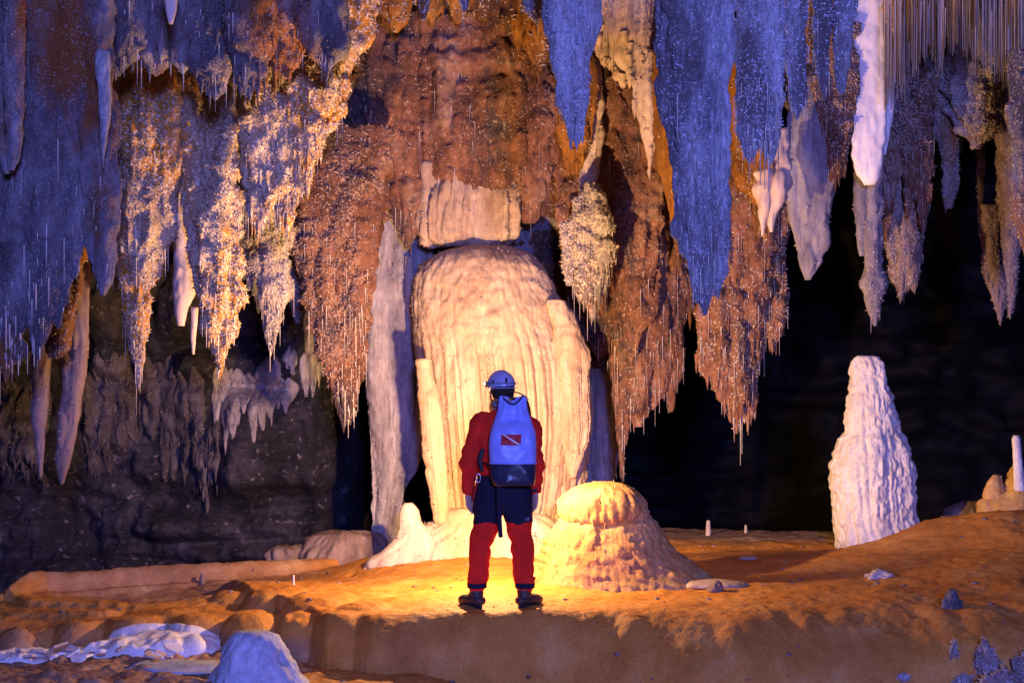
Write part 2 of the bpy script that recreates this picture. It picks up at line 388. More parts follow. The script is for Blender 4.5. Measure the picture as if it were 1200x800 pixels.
def curtain_lobes(bottom, ytop, n, wmul=1.5, jit=0.25, dj=0.15, d=10, seed=1, shape=1.0):
    """split a wide drapery with lower edge bottom [(x, y)...] into n hanging lobes"""
    r = random.Random(seed); b = np.array(bottom, float); x0, x1 = b[0, 0], b[-1, 0]; w = (x1 - x0) / n; out = []
    for k in range(n):
        cx = x0 + (k + .5) * w + r.uniform(-jit, jit) * w; cx = min(max(cx, x0 + w * .45), x1 - w * .45)
        yb = float(np.interp(cx, b[:, 0], b[:, 1])) + r.uniform(-6, 6); hw = w * wmul / 2 * r.uniform(.85, 1.2)
        l, rr = max(x0 - 2, cx - hw), min(x1 + 2, cx + hw); H = yb - ytop
        c2 = cx + r.uniform(-.1, .1) * w
        out.append(([(ytop, l, rr), (ytop + H * .5, l + hw * .05, rr - hw * .05), (ytop + H * .78, cx - hw * .75, cx + hw * .75),
                     (ytop + H * .92, c2 - hw * .38, c2 + hw * .38), (yb, c2 - 1.5, c2 + 1.5)], d + r.uniform(-dj, dj)))
    return out
#@@FORMATIONS
# ------------------------------------------------------------------ hanging formations (rows: picture height, left, right at distance d)
ST = 'stalactite'
# --- far mass of brown draperies behind the column
formation('drapery', 'broad brown crystal-speckled drapery directly above the big cream column', 'drapery',
          [[(-150, 430, 650), (60, 440, 655), (140, 455, 650), (200, 480, 628), (235, 520, 600), (262, 545, 575)],
           [(-150, 400, 520), (60, 400, 540), (150, 420, 530), (215, 440, 500), (262, 462, 490), (290, 474, 480)],
           [(-150, 560, 660), (80, 570, 668), (190, 590, 650), (235, 600, 640), (262, 615, 625)]],
          14.7, 'brown', cmat='crystaldim', ratio=.45, edge=.03, maxdepth=.55, flute=.05, flutek=16, bump=.07, bscale=5, fine=.02, nstraw=240, slen=.16, crys=1.0, csize=.022, lobe=.16, tips=80, tiplen=.1)
formation('drapery', 'wide reddish brown wall drapery left of the cream column, behind the hanging tips', 'drapery',
          [[(-150, 330, 480), (80, 335, 480), (180, 345, 470), (230, 360, 455), (280, 385, 440), (310, 405, 420)],
           [(-150, 380, 470), (120, 395, 470), (240, 400, 465), (262, 420, 450)]],
          15.0, 'brown', cmat='crystaldim', ratio=.4, edge=.03, maxdepth=.5, flute=.06, flutek=16, bump=.07, bscale=5, fine=.02, nstraw=140, slen=.16, crys=.9, csize=.03, lobe=.16)
formation(ST, 'reddish brown stalactite tapering to a ragged tip between the dark wall and the slim pillar', ST,
          [[(150, 335, 450), (250, 335, 445), (300, 348, 440), (360, 358, 434), (420, 376, 428), (465, 392, 420), (498, 404, 411)],
           [(200, 410, 444), (330, 412, 440), (400, 415, 432), (440, 420, 428)]],
          14.2, 'brown', cmat='crystaldim', ratio=.5, edge=.03, maxdepth=.45, flute=.06, flutek=24, bump=.05, bscale=6, fine=.018, nstraw=160, slen=.16, crys=1.3, csize=.028, tips=60)
formation('drapery', 'long brown drapery with shaggy lower fringe right of the cream column', 'drapery',
          [[(-150, 610, 720), (120, 640, 730), (250, 655, 728), (340, 672, 722), (400, 690, 712), (420, 700, 704)],
           [(-150, 690, 790), (150, 700, 800), (300, 712, 802), (380, 722, 800), (430, 728, 785), (470, 735, 768), (500, 744, 752)],
           [(60, 740, 812), (250, 748, 812), (350, 760, 810), (420, 768, 800), (455, 778, 794), (482, 785, 789)],
           [(150, 700, 760), (330, 706, 752), (430, 715, 742), (490, 722, 736), (560, 727, 731)]],
          14.9, 'brown', cmat='crystaldim', ratio=.5, edge=.03, maxdepth=.5, flute=.08, flutek=24, bump=.06, bscale=5, fine=.02, nstraw=420, slen=.2, crys=1.0, csize=.022, lobe=.2, tips=160, tiplen=.16)
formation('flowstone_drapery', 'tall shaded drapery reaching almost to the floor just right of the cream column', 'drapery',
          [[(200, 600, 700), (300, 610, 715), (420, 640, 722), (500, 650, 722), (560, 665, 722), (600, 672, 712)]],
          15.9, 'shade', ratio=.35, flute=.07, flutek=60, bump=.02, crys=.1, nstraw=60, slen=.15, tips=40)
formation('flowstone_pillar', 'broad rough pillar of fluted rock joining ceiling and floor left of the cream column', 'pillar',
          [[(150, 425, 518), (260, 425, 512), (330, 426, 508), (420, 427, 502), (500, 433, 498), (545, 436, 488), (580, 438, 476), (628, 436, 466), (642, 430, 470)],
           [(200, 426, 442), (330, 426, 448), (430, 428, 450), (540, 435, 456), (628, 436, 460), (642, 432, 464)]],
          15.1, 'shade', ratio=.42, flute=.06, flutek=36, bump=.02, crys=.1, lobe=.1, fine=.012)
formation('flowstone_drapery', 'added rough pale panel catching the shadow around the cream dome', 'drapery',
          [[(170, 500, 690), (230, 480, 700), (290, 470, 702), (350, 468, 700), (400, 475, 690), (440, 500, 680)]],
          15.5, 'shade', ratio=.1, maxdepth=.3, flute=.05, flutek=16, bump=.05, bscale=5, crys=.1, lobe=.1)  # added panel, only there to catch the column's blue shadow
formation(ST, 'small smooth tapering stalactite hanging in shade against the left edge of the cream dome', ST,
          [[(300, 474, 484), (330, 474, 486), (360, 476, 488), (385, 482, 489), (408, 486, 488)]],
          14.9, 'smooth', ratio=.8, bump=.01, crys=0, fine=.006)
formation('flowstone_drapery', 'cream fluted hanging flowstone cut off just above the dome of the column', 'drapery',
          [[(180, 535, 575), (205, 515, 592), (225, 503, 602), (250, 494, 607), (272, 491, 608), (281, 495, 605), (289, 510, 590)],
           [(190, 495, 520), (260, 489, 530), (284, 494, 520), (291, 503, 510)], [(190, 570, 600), (265, 572, 609), (280, 582, 606), (287, 592, 598)]],
          14.6, 'cream', ratio=.42, flute=.05, flutek=90, bump=.015, crys=.2, csize=.02, nstraw=70, slen=.1, lobe=.1, edge=.01)
formation('drapery', 'continuous dim brown rock drapery forming the backdrop of all the others in the middle', 'drapery',
          [[(-90, 320, 830), (120, 322, 826), (220, 350, 818), (290, 395, 812), (340, 430, 806), (380, 560, 800), (410, 660, 780), (430, 700, 740)]],
          15.6, 'brown', cmat='crystaldim', ratio=.12, edge=.03, maxdepth=.45, bump=.08, bscale=3.5, fine=.02, lobe=.1, crys=.5, csize=.03, res=.035, tips=60)
formation('drapery', 'dim crusted ceiling drapery behind the white stalactite and corner straws', 'drapery',
          curtain_lobes([(915, 120), (950, 170), (990, 120), (1030, 150), (1060, 175), (1090, 150), (1120, 190), (1160, 150), (1200, 180), (1260, 120)], -110, 11, d=15.8, seed=31, dj=.2, wmul=1.9),
          15.8, 'grey', ratio=.4, edge=.03, bump=.07, bscale=5, crys=.5, csize=.025, tips=60, nstraw=40)
formation('drapery', 'dark blue crusted ceiling drapery filling the gaps behind the gold stalactites', 'drapery',
          curtain_lobes([(-40, 330), (60, 260), (110, 290), (160, 250), (200, 270), (240, 230), (290, 250), (350, 200), (400, 130)], -80, 10, d=13.9, seed=32, dj=.2, wmul=1.9),
          13.9, 'grey', cmat='crystaldim', ratio=.4, edge=.03, bump=.07, bscale=5, crys=.5, csize=.02, tips=60, nstraw=60)
formation('drapery', 'brown crusted drapery filling the wall beneath the ragged cream stalactite', 'drapery',
          [[(-100, 690, 790), (60, 694, 786), (200, 700, 780), (300, 706, 776), (360, 716, 768), (400, 728, 752), (418, 736, 744)],
           [(-100, 630, 712), (60, 640, 712), (180, 650, 706), (260, 655, 700), (300, 664, 690), (322, 672, 680)],
           [(-100, 670, 730), (100, 680, 728), (240, 690, 722), (330, 696, 716), (362, 702, 708)]],
          14.55, 'brown', cmat='crystaldim', ratio=.3, edge=.03, maxdepth=.35, flute=.06, flutek=26, bump=.06, crys=.9, csize=.022, lobe=.15, tips=60, nstraw=60, slen=.15)
# --- right background
formation(ST, 'pale crusted stalactite cluster hanging over the right shoulder of the cream column', ST,
          [[(215, 684, 700), (240, 674, 714), (270, 672, 718), (310, 672, 716), (335, 676, 710), (352, 682, 700), (365, 690, 693)],
           [(260, 656, 676), (310, 658, 674), (335, 663, 670)]],
          14.0, 'grey', ratio=.7, edge=.03, bump=.04, nstraw=110, slen=.13, crys=1.4, csize=.025, tips=40)
formation(ST, 'pale knobby streak-like stalactite lying against the brown wall below the lowest blue tip', ST,
          [[(60, 696, 703), (100, 691, 706), (135, 684, 706), (180, 677, 702), (225, 680, 698), (262, 684, 690)]],
          14.3, 'smooth', ratio=.7, bump=.04, flute=.03, crys=.4, lobe=.2)
formation(ST, 'cream fluted stalactite with ragged lower edge between two blue draperies', ST,
          [[(-30, 700, 772), (40, 698, 765), (62, 696, 758), (80, 710, 752), (92, 722, 748), (98, 730, 738)],
           [(-10, 694, 712), (50, 693, 710), (66, 698, 706)]],
          13.9, 'cream', ratio=.35, flute=.06, flutek=70, bump=.02, crys=.3, nstraw=30, tips=30, tiplen=.08, tipr=.03)
formation(ST, 'narrow cream stalactite with a long thin point left of the widest blue drapery', ST,
          [[(60, 736, 778), (95, 738, 776), (120, 742, 774), (150, 752, 770), (180, 758, 766), (202, 760, 762)]],
          14.1, 'smooth', ratio=.6, flute=.04, flutek=70, bump=.02, crys=.3, tips=12)
formation('drapery', 'thin ochre drapery edge showing beside the left margin of the widest blue drapery', 'drapery',
          [[(60, 766, 790), (160, 768, 796), (240, 782, 800), (280, 788, 802), (304, 793, 797)]],
          14.0, 'ochre', ratio=.5, flute=.05, flutek=60, bump=.02, crys=.1, tips=10)
formation('drapery', 'thin ochre drapery behind the pointed blue stalactite near top centre', 'drapery',
          [[(20, 630, 690), (90, 650, 698), (150, 656, 696), (185, 660, 690), (205, 664, 672)]],
          14.1, 'ochre', ratio=.4, flute=.05, flutek=60, bump=.03, crys=.2, tips=16)
formation('drapery', 'dark ochre crusted ledge hanging at the top centre above the brown wall', 'drapery',
          curtain_lobes([(440, 70), (470, 20), (520, 40), (560, 25), (600, 50), (640, 95), (660, 80)], -150, 6, d=13.9, seed=5),
          13.9, 'ochre', ratio=.5, bump=.06, crys=.8, csize=.025, nstraw=60, tips=60)
for lb, rw in (('small blue drapery tip at the top edge left of the pointed blue stalactite', [(-40, 612, 642), (10, 614, 640), (20, 622, 636), (27, 628, 631)]),
               ('tiny blue stalactite tip at the top edge, leftmost above the ochre ledge', [(-40, 488, 504), (8, 490, 502), (24, 494, 497)]),
               ('tiny blue stalactite tip at the top edge, middle of the ochre ledge', [(-40, 538, 552), (5, 540, 550), (14, 543, 547)])):
    formation('stalactite_tip', lb, 'stalactite', [rw], 9.6, 'frost2', ratio=.6, edge=.022, bump=.03, nstraw=6, slen=.06)
formation(ST, 'blue pointed stalactite near top centre with a short broken shelf on its left', ST,
          [[(-150, 634, 674), (20, 635, 672), (42, 640, 670), (52, 655, 670), (58, 664, 667)],
           [(-150, 665, 708), (20, 668, 704), (50, 670, 700), (62, 668, 694), (100, 655, 686), (130, 662, 686), (155, 668, 683), (170, 673, 677)],
           [(40, 648, 675), (80, 650, 686), (120, 657, 687), (150, 664, 684), (165, 668, 676)]],
          9.0, 'frost', ratio=.5, edge=.022, bump=.025, crys=1.0, csize=.014, nstraw=26, slen=.07, tips=30, tiplen=.06, tipr=.012, cmat='crystalblue')
formation('drapery', 'widest bright blue drapery hanging lowest of the blue ones, right of centre', 'drapery',
          [[(-150, 770, 800), (100, 770, 802), (200, 785, 812), (260, 790, 822), (310, 803, 828), (340, 810, 826), (356, 816, 822)],
           [(-150, 795, 840), (150, 800, 842), (280, 805, 838), (330, 812, 836), (352, 820, 832), (370, 824, 828)],
           [(-150, 825, 864), (60, 826, 860), (90, 826, 853), (200, 824, 851), (280, 826, 850), (315, 830, 850), (335, 834, 845), (348, 838, 842)],
           [(-150, 780, 858), (250, 796, 848), (330, 814, 838), (345, 820, 830)]],
          8.5, 'frost', ratio=.45, edge=.022, maxdepth=.2, bump=.03, bscale=9, fine=.016, crys=.55, csize=.011, flute=.06, flutek=110, vs=.3, nstraw=90, slen=.10, zlow=60,
          tips=60, tiplen=.06, tipr=.01, cmat='crystalblue', res=.018, lobe=.3)
formation('drapery', 'brown crusted drapery in the gap between the two large blue draperies', 'drapery',
          [[(40, 842, 895), (150, 846, 910), (250, 848, 918), (300, 850, 918), (350, 850, 905), (380, 852, 890), (400, 858, 880)],
           [(200, 868, 926), (290, 874, 924), (340, 882, 922), (380, 890, 916), (400, 900, 910), (412, 904, 907)],
           [(280, 830, 880), (360, 822, 884), (410, 820, 888), (440, 834, 884), (470, 850, 876), (492, 858, 868), (508, 861, 864)],
           [(420, 862, 888), (460, 868, 884), (495, 873, 879)]],
          14.2, 'brown', ratio=.55, edge=.03, maxdepth=.4, flute=.08, flutek=24, bump=.05, bscale=6, fine=.018, nstraw=260, slen=.2, crys=1.0, csize=.02, tips=120, tiplen=.14, lobe=.2)
formation('drapery', 'bluish flap hanging behind the brown drapery tip above the black opening', 'drapery',
          [[(340, 816, 830), (400, 820, 850), (440, 830, 862), (460, 845, 860)], [(370, 872, 896), (420, 874, 890), (450, 874, 880)]],
          15.0, 'frost2', ratio=.4, edge=.022, bump=.02, crys=.1)
formation('drapery', 'ochre wall patch with long fibres showing behind the blue fringe', 'drapery',
          [[(50, 850, 905), (150, 855, 912), (220, 870, 912), (245, 890, 906), (262, 896, 902)]],
          13.9, 'ochre', ratio=.5, flute=.05, bump=.04, crys=.3, nstraw=40)
formation('drapery', 'blue drapery ending in a row of long pale straws', 'drapery',
          [[(-150, 862, 895), (80, 862, 895), (140, 866, 894), (165, 868, 892), (180, 872, 884), (190, 876, 879)],
           [(-150, 885, 920), (100, 885, 919), (150, 886, 916), (168, 890, 914), (182, 896, 910), (192, 901, 905)]],
          9.0, 'frost', ratio=.5, edge=.022, bump=.025, crys=1.0, csize=.014, nstraw=110, slen=.11, zlow=60, tips=30, tiplen=.06, tipr=.01, cmat='crystalblue', lobe=.25)
formation('drapery', 'blue crusted drapery left of the white stalactite, split by a rusty crack', 'drapery',
          [[(-150, 922, 946), (60, 920, 945), (100, 922, 944), (125, 926, 940), (138, 930, 934)],
           [(-150, 952, 976), (30, 954, 974), (60, 956, 972), (100, 960, 970), (118, 964, 967)],
           [(-150, 974, 1004), (30, 976, 1000), (70, 978, 996), (100, 980, 992), (112, 984, 988)]],
          9.2, 'frost', ratio=.6, edge=.022, bump=.035, crys=1.0, csize=.016, nstraw=50, slen=.08, tips=40, tiplen=.05, tipr=.012, cmat='crystalblue', lobe=.25)
formation('drapery', 'rusty ochre rock filling the cracks between the blue draperies left of the white stalactite', 'drapery',
          [[(-150, 905, 1010), (60, 915, 1000), (110, 925, 992), (135, 940, 985), (150, 955, 975)]],
          14.2, 'ochre', ratio=.4, bump=.06, crys=.6, nstraw=20)
formation(ST, 'pinkish knobby stalactite with smooth drips below a yellow patch', ST,
          [[(150, 912, 925), (175, 908, 925), (210, 903, 926), (235, 900, 920), (250, 899, 912), (264, 900, 908), (272, 902, 906)],
           [(200, 886, 908), (240, 888, 903), (262, 890, 898), (276, 892, 895)]],
          13.4, 'smooth', ratio=.9, bump=.05, bscale=11, crys=0, lobe=.2)
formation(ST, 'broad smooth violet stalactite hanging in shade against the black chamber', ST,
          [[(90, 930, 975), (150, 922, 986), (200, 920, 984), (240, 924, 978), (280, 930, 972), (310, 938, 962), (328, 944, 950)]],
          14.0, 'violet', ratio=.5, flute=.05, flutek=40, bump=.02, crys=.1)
formation(ST, 'brown crusted stalactite with stub tip just left of the white stalactite', ST,
          [[(30, 955, 1000), (90, 958, 1000), (140, 962, 998), (180, 968, 992), (205, 972, 984), (213, 974, 980)]],
          13.9, 'brown', ratio=.7, edge=.03, bump=.05, crys=1.1, nstraw=40, slen=.08, tips=20)
formation(ST, 'big smooth white stalactite lit bright on its left side', ST,
          [[(-30, 998, 1044), (10, 998, 1045), (45, 999, 1043), (70, 998, 1043), (110, 998, 1043), (150, 999, 1042), (185, 1000, 1037), (203, 1005, 1032), (212, 1010, 1028), (217, 1013, 1024)],
           [(60, 990, 1000), (90, 991, 999), (112, 993, 996)], [(60, 1030, 1050), (120, 1034, 1048), (160, 1035, 1042), (182, 1036, 1038)]],
          13.9, 'white', ratio=.6, flute=.045, flutek=44, bump=.014, bscale=12, crys=0, lobe=.22, fine=.006)
tr = [(1046, 110), (1060, 90), (1075, 75), (1100, 70), (1125, 55), (1150, 60), (1180, 75), (1215, 85)]
o = formation('drapery', 'ceiling shelf packed with long pale soda straws in the top right corner', 'drapery',
          curtain_lobes([(1036, 40), (1080, 22), (1120, 16), (1160, 14), (1220, 30)], -110, 7, d=13.9, seed=8),
          13.9, 'gold', ratio=.4, edge=.03, bump=.04, crys=.6, tips=60)
def straw_field():
    n = 300; px = rng.uniform(1034, 1215, n); d = rng.uniform(13.2, 13.9, n)
    top = rng.uniform(-45, 15, n); end = np.interp(px, [1034, 1050, 1080, 1110, 1140, 1165, 1185, 1215], [95, 85, 85, 50, 60, 70, 100, 90])
    end = end + rng.normal(0, 12, n) + 22 * noise(np.stack([px * .09, px * 0, px * 0], 1)); L = np.maximum(end - top, 12) / FPX * d
    p = np.stack([X(px, d), d, Z(top, d)], 1); V, Q, T = straws(p, L, .0058, .003)
    build('soda_straws', V, [Q, T], M['straw'], parent=o, loc=tuple(parent_world(o)), kind='stuff')
    n = 50; px = rng.choice([1066, 1072, 1120, 1137, 1141, 1188], n) + rng.normal(0, 3, n); d = rng.uniform(13.0, 13.3, n)
    p = np.stack([X(px, d), d, Z(-20 + 0 * px, d)], 1); V, Q, T = straws(p, (20 + rng.uniform(5, 55, n)) / FPX * d, .007)
    build('yellow_straws', V, [Q, T], M['strawgold'], parent=o, loc=tuple(parent_world(o)), kind='stuff')
straw_field()
formation(ST, 'brown shaggy stalactite cluster right of the white stalactite with three ragged tips', ST,
          [[(70, 1034, 1062), (150, 1030, 1064), (190, 1032, 1058), (230, 1036, 1050), (270, 1038, 1043)],
           [(80, 1055, 1085), (150, 1058, 1086), (200, 1058, 1078), (225, 1060, 1072), (255, 1063, 1066)],
           [(80, 1068, 1098), (160, 1066, 1094), (210, 1070, 1092), (240, 1074, 1088), (264, 1079, 1083)]],
          14.7, 'brown', ratio=.8, edge=.03, bump=.05, crys=1.3, csize=.022, nstraw=110, slen=.12, tips=60)
formation(ST, 'dark blue crusted boss right of the three ragged brown tips', ST,
          [[(60, 1080, 1120), (110, 1084, 1118), (150, 1090, 1116), (180, 1104, 1118), (210, 1104, 1114), (232, 1106, 1111)],
           [(120, 1106, 1125), (160, 1110, 1122), (192, 1114, 1118)]],
          15.0, 'grey', ratio=.8, edge=.03, bump=.05, crys=1, nstraw=20)
formation(ST, 'knob shaped grey coral crusted stalactite under the corner straws', ST,
          [[(30, 1115, 1172), (80, 1112, 1174), (120, 1114, 1172), (145, 1122, 1162), (162, 1134, 1152), (174, 1140, 1146)]],
          14.8, 'grey', ratio=.8, edge=.03, bump=.07, bscale=9, crys=1.6, csize=.025, nstraw=12, lobe=.2)
formation(ST, 'two lobed smooth blue stalactite with crusted tip hanging deep in the black chamber', ST,
          [[(190, 1000, 1022), (240, 1000, 1020), (270, 1003, 1016), (300, 1008, 1013)],
           [(180, 1012, 1036), (260, 1013, 1034), (310, 1013, 1034), (330, 1009, 1038), (355, 1015, 1034), (372, 1021, 1030), (382, 1024, 1027)]],
          14.2, 'violet', ratio=.8, bump=.03, crys=.3, nstraw=10)
formation(ST, 'dim brown shaggy stalactite with blunt tip hanging over the white stalagmite', ST,
          [[(200, 1046, 1074), (250, 1040, 1080), (290, 1042, 1078), (320, 1046, 1072), (337, 1050, 1064), (348, 1053, 1057)]],
          15.0, 'dull', ratio=.8, bump=.05, crys=1.2, csize=.025, nstraw=30, tips=30)
formation(ST, 'thin dim brown stalactite hanging beside the knob shaped one', ST,
          [[(100, 1112, 1128), (170, 1112, 1124), (200, 1110, 1122), (225, 1106, 1120), (245, 1108, 1116)],
           [(90, 1140, 1158), (180, 1144, 1154), (240, 1146, 1152), (264, 1147, 1149)]],
          15.4, 'dull', ratio=.8, bump=.03, crys=.7, tips=10)
formation(ST, 'long dim violet stalactite pair with crusted tips near the right edge', ST,
          [[(90, 1165, 1196), (220, 1168, 1196), (290, 1172, 1194), (310, 1176, 1192), (350, 1180, 1190), (372, 1182, 1184)],
           [(240, 1148, 1166), (300, 1150, 1172), (340, 1160, 1178), (375, 1170, 1174), (382, 1172, 1173)]],
          15.2, 'dull', ratio=.7, bump=.03, crys=.8, csize=.02, flute=.03, tips=24)
formation(ST, 'blue faced stalactite cut by the right edge of the picture', ST,
          [[(60, 1180, 1225), (180, 1184, 1222), (240, 1190, 1220), (290, 1198, 1214), (310, 1203, 1208)],
           [(100, 1192, 1204), (140, 1195, 1202), (158, 1197, 1199)]],
          13.0, 'frost2', ratio=.6, edge=.022, bump=.03, crys=.4)
# --- left side
formation('drapery', 'huge dusky blue drapery filling the top left corner with fringed lower edge', 'drapery',
          [[(-150, -50, 50), (150, -50, 50), (300, -40, 38), (380, -30, 30), (420, -10, 20), (437, 2, 8)],
           [(-150, 0, 90), (200, 10, 90), (300, 20, 78), (350, 28, 68), (390, 36, 56), (420, 40, 48)],
           [(-150, 50, 128), (120, 50, 134), (200, 60, 134), (280, 70, 100), (320, 62, 90), (360, 62, 78), (385, 66, 70)],
           [(120, 95, 140), (220, 96, 141), (280, 100, 134), (320, 110, 130), (346, 118, 124)],
           [(-150, -20, 110), (180, 5, 100), (280, 10, 90)]],
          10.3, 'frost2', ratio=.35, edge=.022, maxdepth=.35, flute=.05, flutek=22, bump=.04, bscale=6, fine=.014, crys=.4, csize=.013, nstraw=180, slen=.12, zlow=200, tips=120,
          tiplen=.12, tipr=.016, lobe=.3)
formation(ST, 'smooth blade like stalactite with one bright edge on the corner drapery', ST,
          [[(60, 112, 128), (90, 113, 130), (120, 116, 130), (160, 118, 126), (185, 119, 122), (196, 120, 121)]],
          10.0, 'frost', ratio=1.2, edge=.022, bump=.012, crys=0, fine=.005)
formation(ST, 'smooth rounded blue stalactite at the left edge beside a bright white tip', ST,
          [[(-150, 0, 32), (60, 4, 30), (140, 6, 28), (180, 8, 24), (200, 11, 17)], [(110, -12, 3), (170, -6, 8), (204, 4, 11)]],
          9.9, 'frost2', ratio=.8, edge=.022, bump=.012, flute=.02, crys=.1)
formation(ST, 'crusted stalactite lit gold along its right flank, second large one from the left', ST,
          [[(60, 140, 210), (120, 140, 221), (180, 140, 219), (230, 137, 210), (280, 138, 200), (330, 146, 180), (370, 150, 176), (400, 153, 171), (430, 159, 167), (447, 161, 163)],
           [(100, 185, 222), (180, 190, 220), (240, 186, 206), (290, 182, 196), (325, 184, 189)],
           [(180, 136, 160), (260, 136, 156), (310, 140, 152), (330, 144, 148)]],
          12.35, 'gold', ratio=.7, edge=.03, flute=.05, flutek=40, bump=.045, bscale=7, fine=.016, crys=1.6, csize=.022, nstraw=160, slen=.13, tips=80, tiplen=.1, tipr=.014)
formation(ST, 'glittering gold crusted stalactite with a blue left side, third large one from the left', ST,
          [[(60, 240, 290), (120, 250, 288), (160, 240, 285), (200, 230, 281), (260, 230, 278), (320, 232, 276), (360, 236, 273), (390, 244, 268), (415, 252, 262), (436, 256, 258)],
           [(80, 195, 250), (120, 216, 250), (150, 225, 248), (172, 232, 240)], [(150, 214, 240), (240, 216, 236), (300, 222, 236), (340, 228, 238), (380, 240, 244)]],
          12.35, 'gold', ratio=.8, edge=.03, flute=.05, flutek=40, bump=.05, bscale=7, fine=.018, crys=1.9, csize=.024, nstraw=150, slen=.12, tips=80, tiplen=.1, tipr=.014)
formation(ST, 'smooth cream stalactite tucked behind between the two gold crusted ones', ST,
          [[(150, 202, 225), (240, 204, 222), (300, 204, 224), (340, 204, 228), (362, 206, 222), (382, 209, 216)],
           [(360, 224, 232), (395, 223, 230), (415, 225, 228)]],
          12.9, 'smooth', ratio=.8, bump=.025, flute=.02, crys=0)
formation('drapery', 'purple and gold crusted drapery with many hanging points left of the brown wall', 'drapery',
          [[(20, 284, 330), (120, 284, 334), (200, 286, 326), (240, 290, 318), (262, 298, 308), (274, 302, 304)],
           [(40, 310, 350), (140, 314, 352), (220, 318, 348), (250, 326, 344), (266, 334, 340)],
           [(-40, 340, 385), (80, 344, 390), (150, 344, 378), (200, 344, 366), (230, 346, 354)]],
          11.9, 'gold', ratio=.6, edge=.03, bump=.045, crys=1.5, csize=.022, nstraw=220, slen=.14, tips=90)
formation('drapery', 'gold edged drapery sweeping diagonally from the top toward the upper left of the brown wall', 'drapery',
          [[(-150, 380, 450), (20, 378, 440), (60, 376, 422), (100, 372, 408), (140, 362, 394), (170, 358, 376), (190, 360, 366)],
           [(-150, 330, 400), (60, 335, 398), (120, 338, 384), (170, 340, 368), (196, 346, 356)]],
          12.35, 'gold', ratio=.6, edge=.03, bump=.05, crys=1.5, csize=.024, nstraw=130, slen=.12, tips=60)
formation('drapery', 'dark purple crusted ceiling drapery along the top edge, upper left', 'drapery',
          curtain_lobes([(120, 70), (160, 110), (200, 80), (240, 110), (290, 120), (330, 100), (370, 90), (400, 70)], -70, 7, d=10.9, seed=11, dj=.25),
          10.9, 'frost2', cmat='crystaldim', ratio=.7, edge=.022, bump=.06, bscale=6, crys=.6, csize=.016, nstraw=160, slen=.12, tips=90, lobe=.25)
formation(ST, 'tiny smooth cream stalactite stub at the top edge in the upper left', ST,
          [[(-30, 190, 212), (0, 193, 208), (12, 195, 206), (24, 197, 203), (28, 198, 202)]],
          9.8, 'smooth', ratio=.8, bump=.02, flute=.02, crys=0)
formation(ST, 'dim grey crusted stalactite hanging before the dark wall left of the reddish one', ST,
          [[(220, 300, 344), (280, 298, 338), (330, 301, 334), (370, 308, 330), (395, 313, 324), (408, 316, 319)],
           [(250, 286, 300), (310, 288, 298), (340, 291, 294)]],
          13.6, 'grey', ratio=.7, edge=.03, bump=.045, crys=1.3, csize=.024, nstraw=50, tips=50)
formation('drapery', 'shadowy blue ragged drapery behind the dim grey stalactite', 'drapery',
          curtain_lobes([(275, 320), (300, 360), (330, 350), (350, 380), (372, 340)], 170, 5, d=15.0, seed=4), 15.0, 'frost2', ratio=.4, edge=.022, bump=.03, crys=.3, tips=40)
formation(ST, 'tall smooth reddish stalactite pair under the corner drapery reaching lowest on the left', ST,
          [[(250, 62, 106), (330, 64, 105), (400, 74, 103), (450, 74, 99), (500, 70, 92), (540, 66, 82), (568, 70, 74)],
           [(300, 30, 70), (420, 34, 62), (460, 36, 60), (510, 40, 54), (560, 46, 49)]],
          12.8, 'dull', ratio=.7, bump=.02, flute=.03, flutek=40, crys=.1)
formation('drapery', 'mossy ochre drapery in the notch beside the tall smooth reddish pair', 'drapery',
          [[(220, 78, 102), (300, 72, 98), (360, 58, 90), (400, 50, 84), (420, 56, 70)]],
          11.6, 'ochre', ratio=.5, bump=.04, crys=.6, csize=.02)
formation('drapery', 'small dark reddish drapery between the corner drapery and the second stalactite', 'drapery',
          [[(230, 112, 142), (280, 114, 140), (310, 118, 136), (326, 124, 130)]], 12.6, 'dull', ratio=.5, bump=.03, crys=.4, nstraw=20)
_r = random.Random(5)
def wall_patch(label, spots, mat, seed, tips=50):
    lb = []
    for cx, y0, y1, w, n in spots:
        for k in range(n):
            x = cx + (k - (n - 1) / 2) * w * .75 + _r.uniform(-3, 3); a = y0 + _r.uniform(-14, 14); b = y1 + _r.uniform(-22, 16); h = w * _r.uniform(.55, .9)
            lb.append([(a, x - 1, x + 3), (a + (b - a) * .25, x - h * .8, x + h * .8), (a + (b - a) * .6, x - h * .7, x + h * .6), (b - 10, x - h * .3, x + h * .3), (b, x, x + 2)])
    formation('flowstone_drapery', label, 'drapery', lb, 16.5, mat, ratio=.35, maxdepth=.14, mindepth=.05, bump=.035, bscale=8, flute=.03, crys=.2, csize=.014,
              tips=tips, tiplen=.12, tipr=.014, lobe=.2, custom=on_wall)
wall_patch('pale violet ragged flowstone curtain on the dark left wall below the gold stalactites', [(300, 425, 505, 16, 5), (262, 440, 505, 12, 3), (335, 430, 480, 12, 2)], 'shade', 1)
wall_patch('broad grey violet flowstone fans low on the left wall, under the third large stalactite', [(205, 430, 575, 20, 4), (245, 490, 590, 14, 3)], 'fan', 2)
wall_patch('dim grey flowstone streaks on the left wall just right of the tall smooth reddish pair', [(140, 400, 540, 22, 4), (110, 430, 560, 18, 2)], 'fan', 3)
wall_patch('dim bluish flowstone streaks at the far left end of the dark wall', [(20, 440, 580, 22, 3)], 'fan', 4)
wall_patch('blue ragged flowstone on the left wall beside the reddish brown stalactite', [(375, 350, 470, 14, 3), (345, 400, 450, 12, 3)], 'shade', 5)

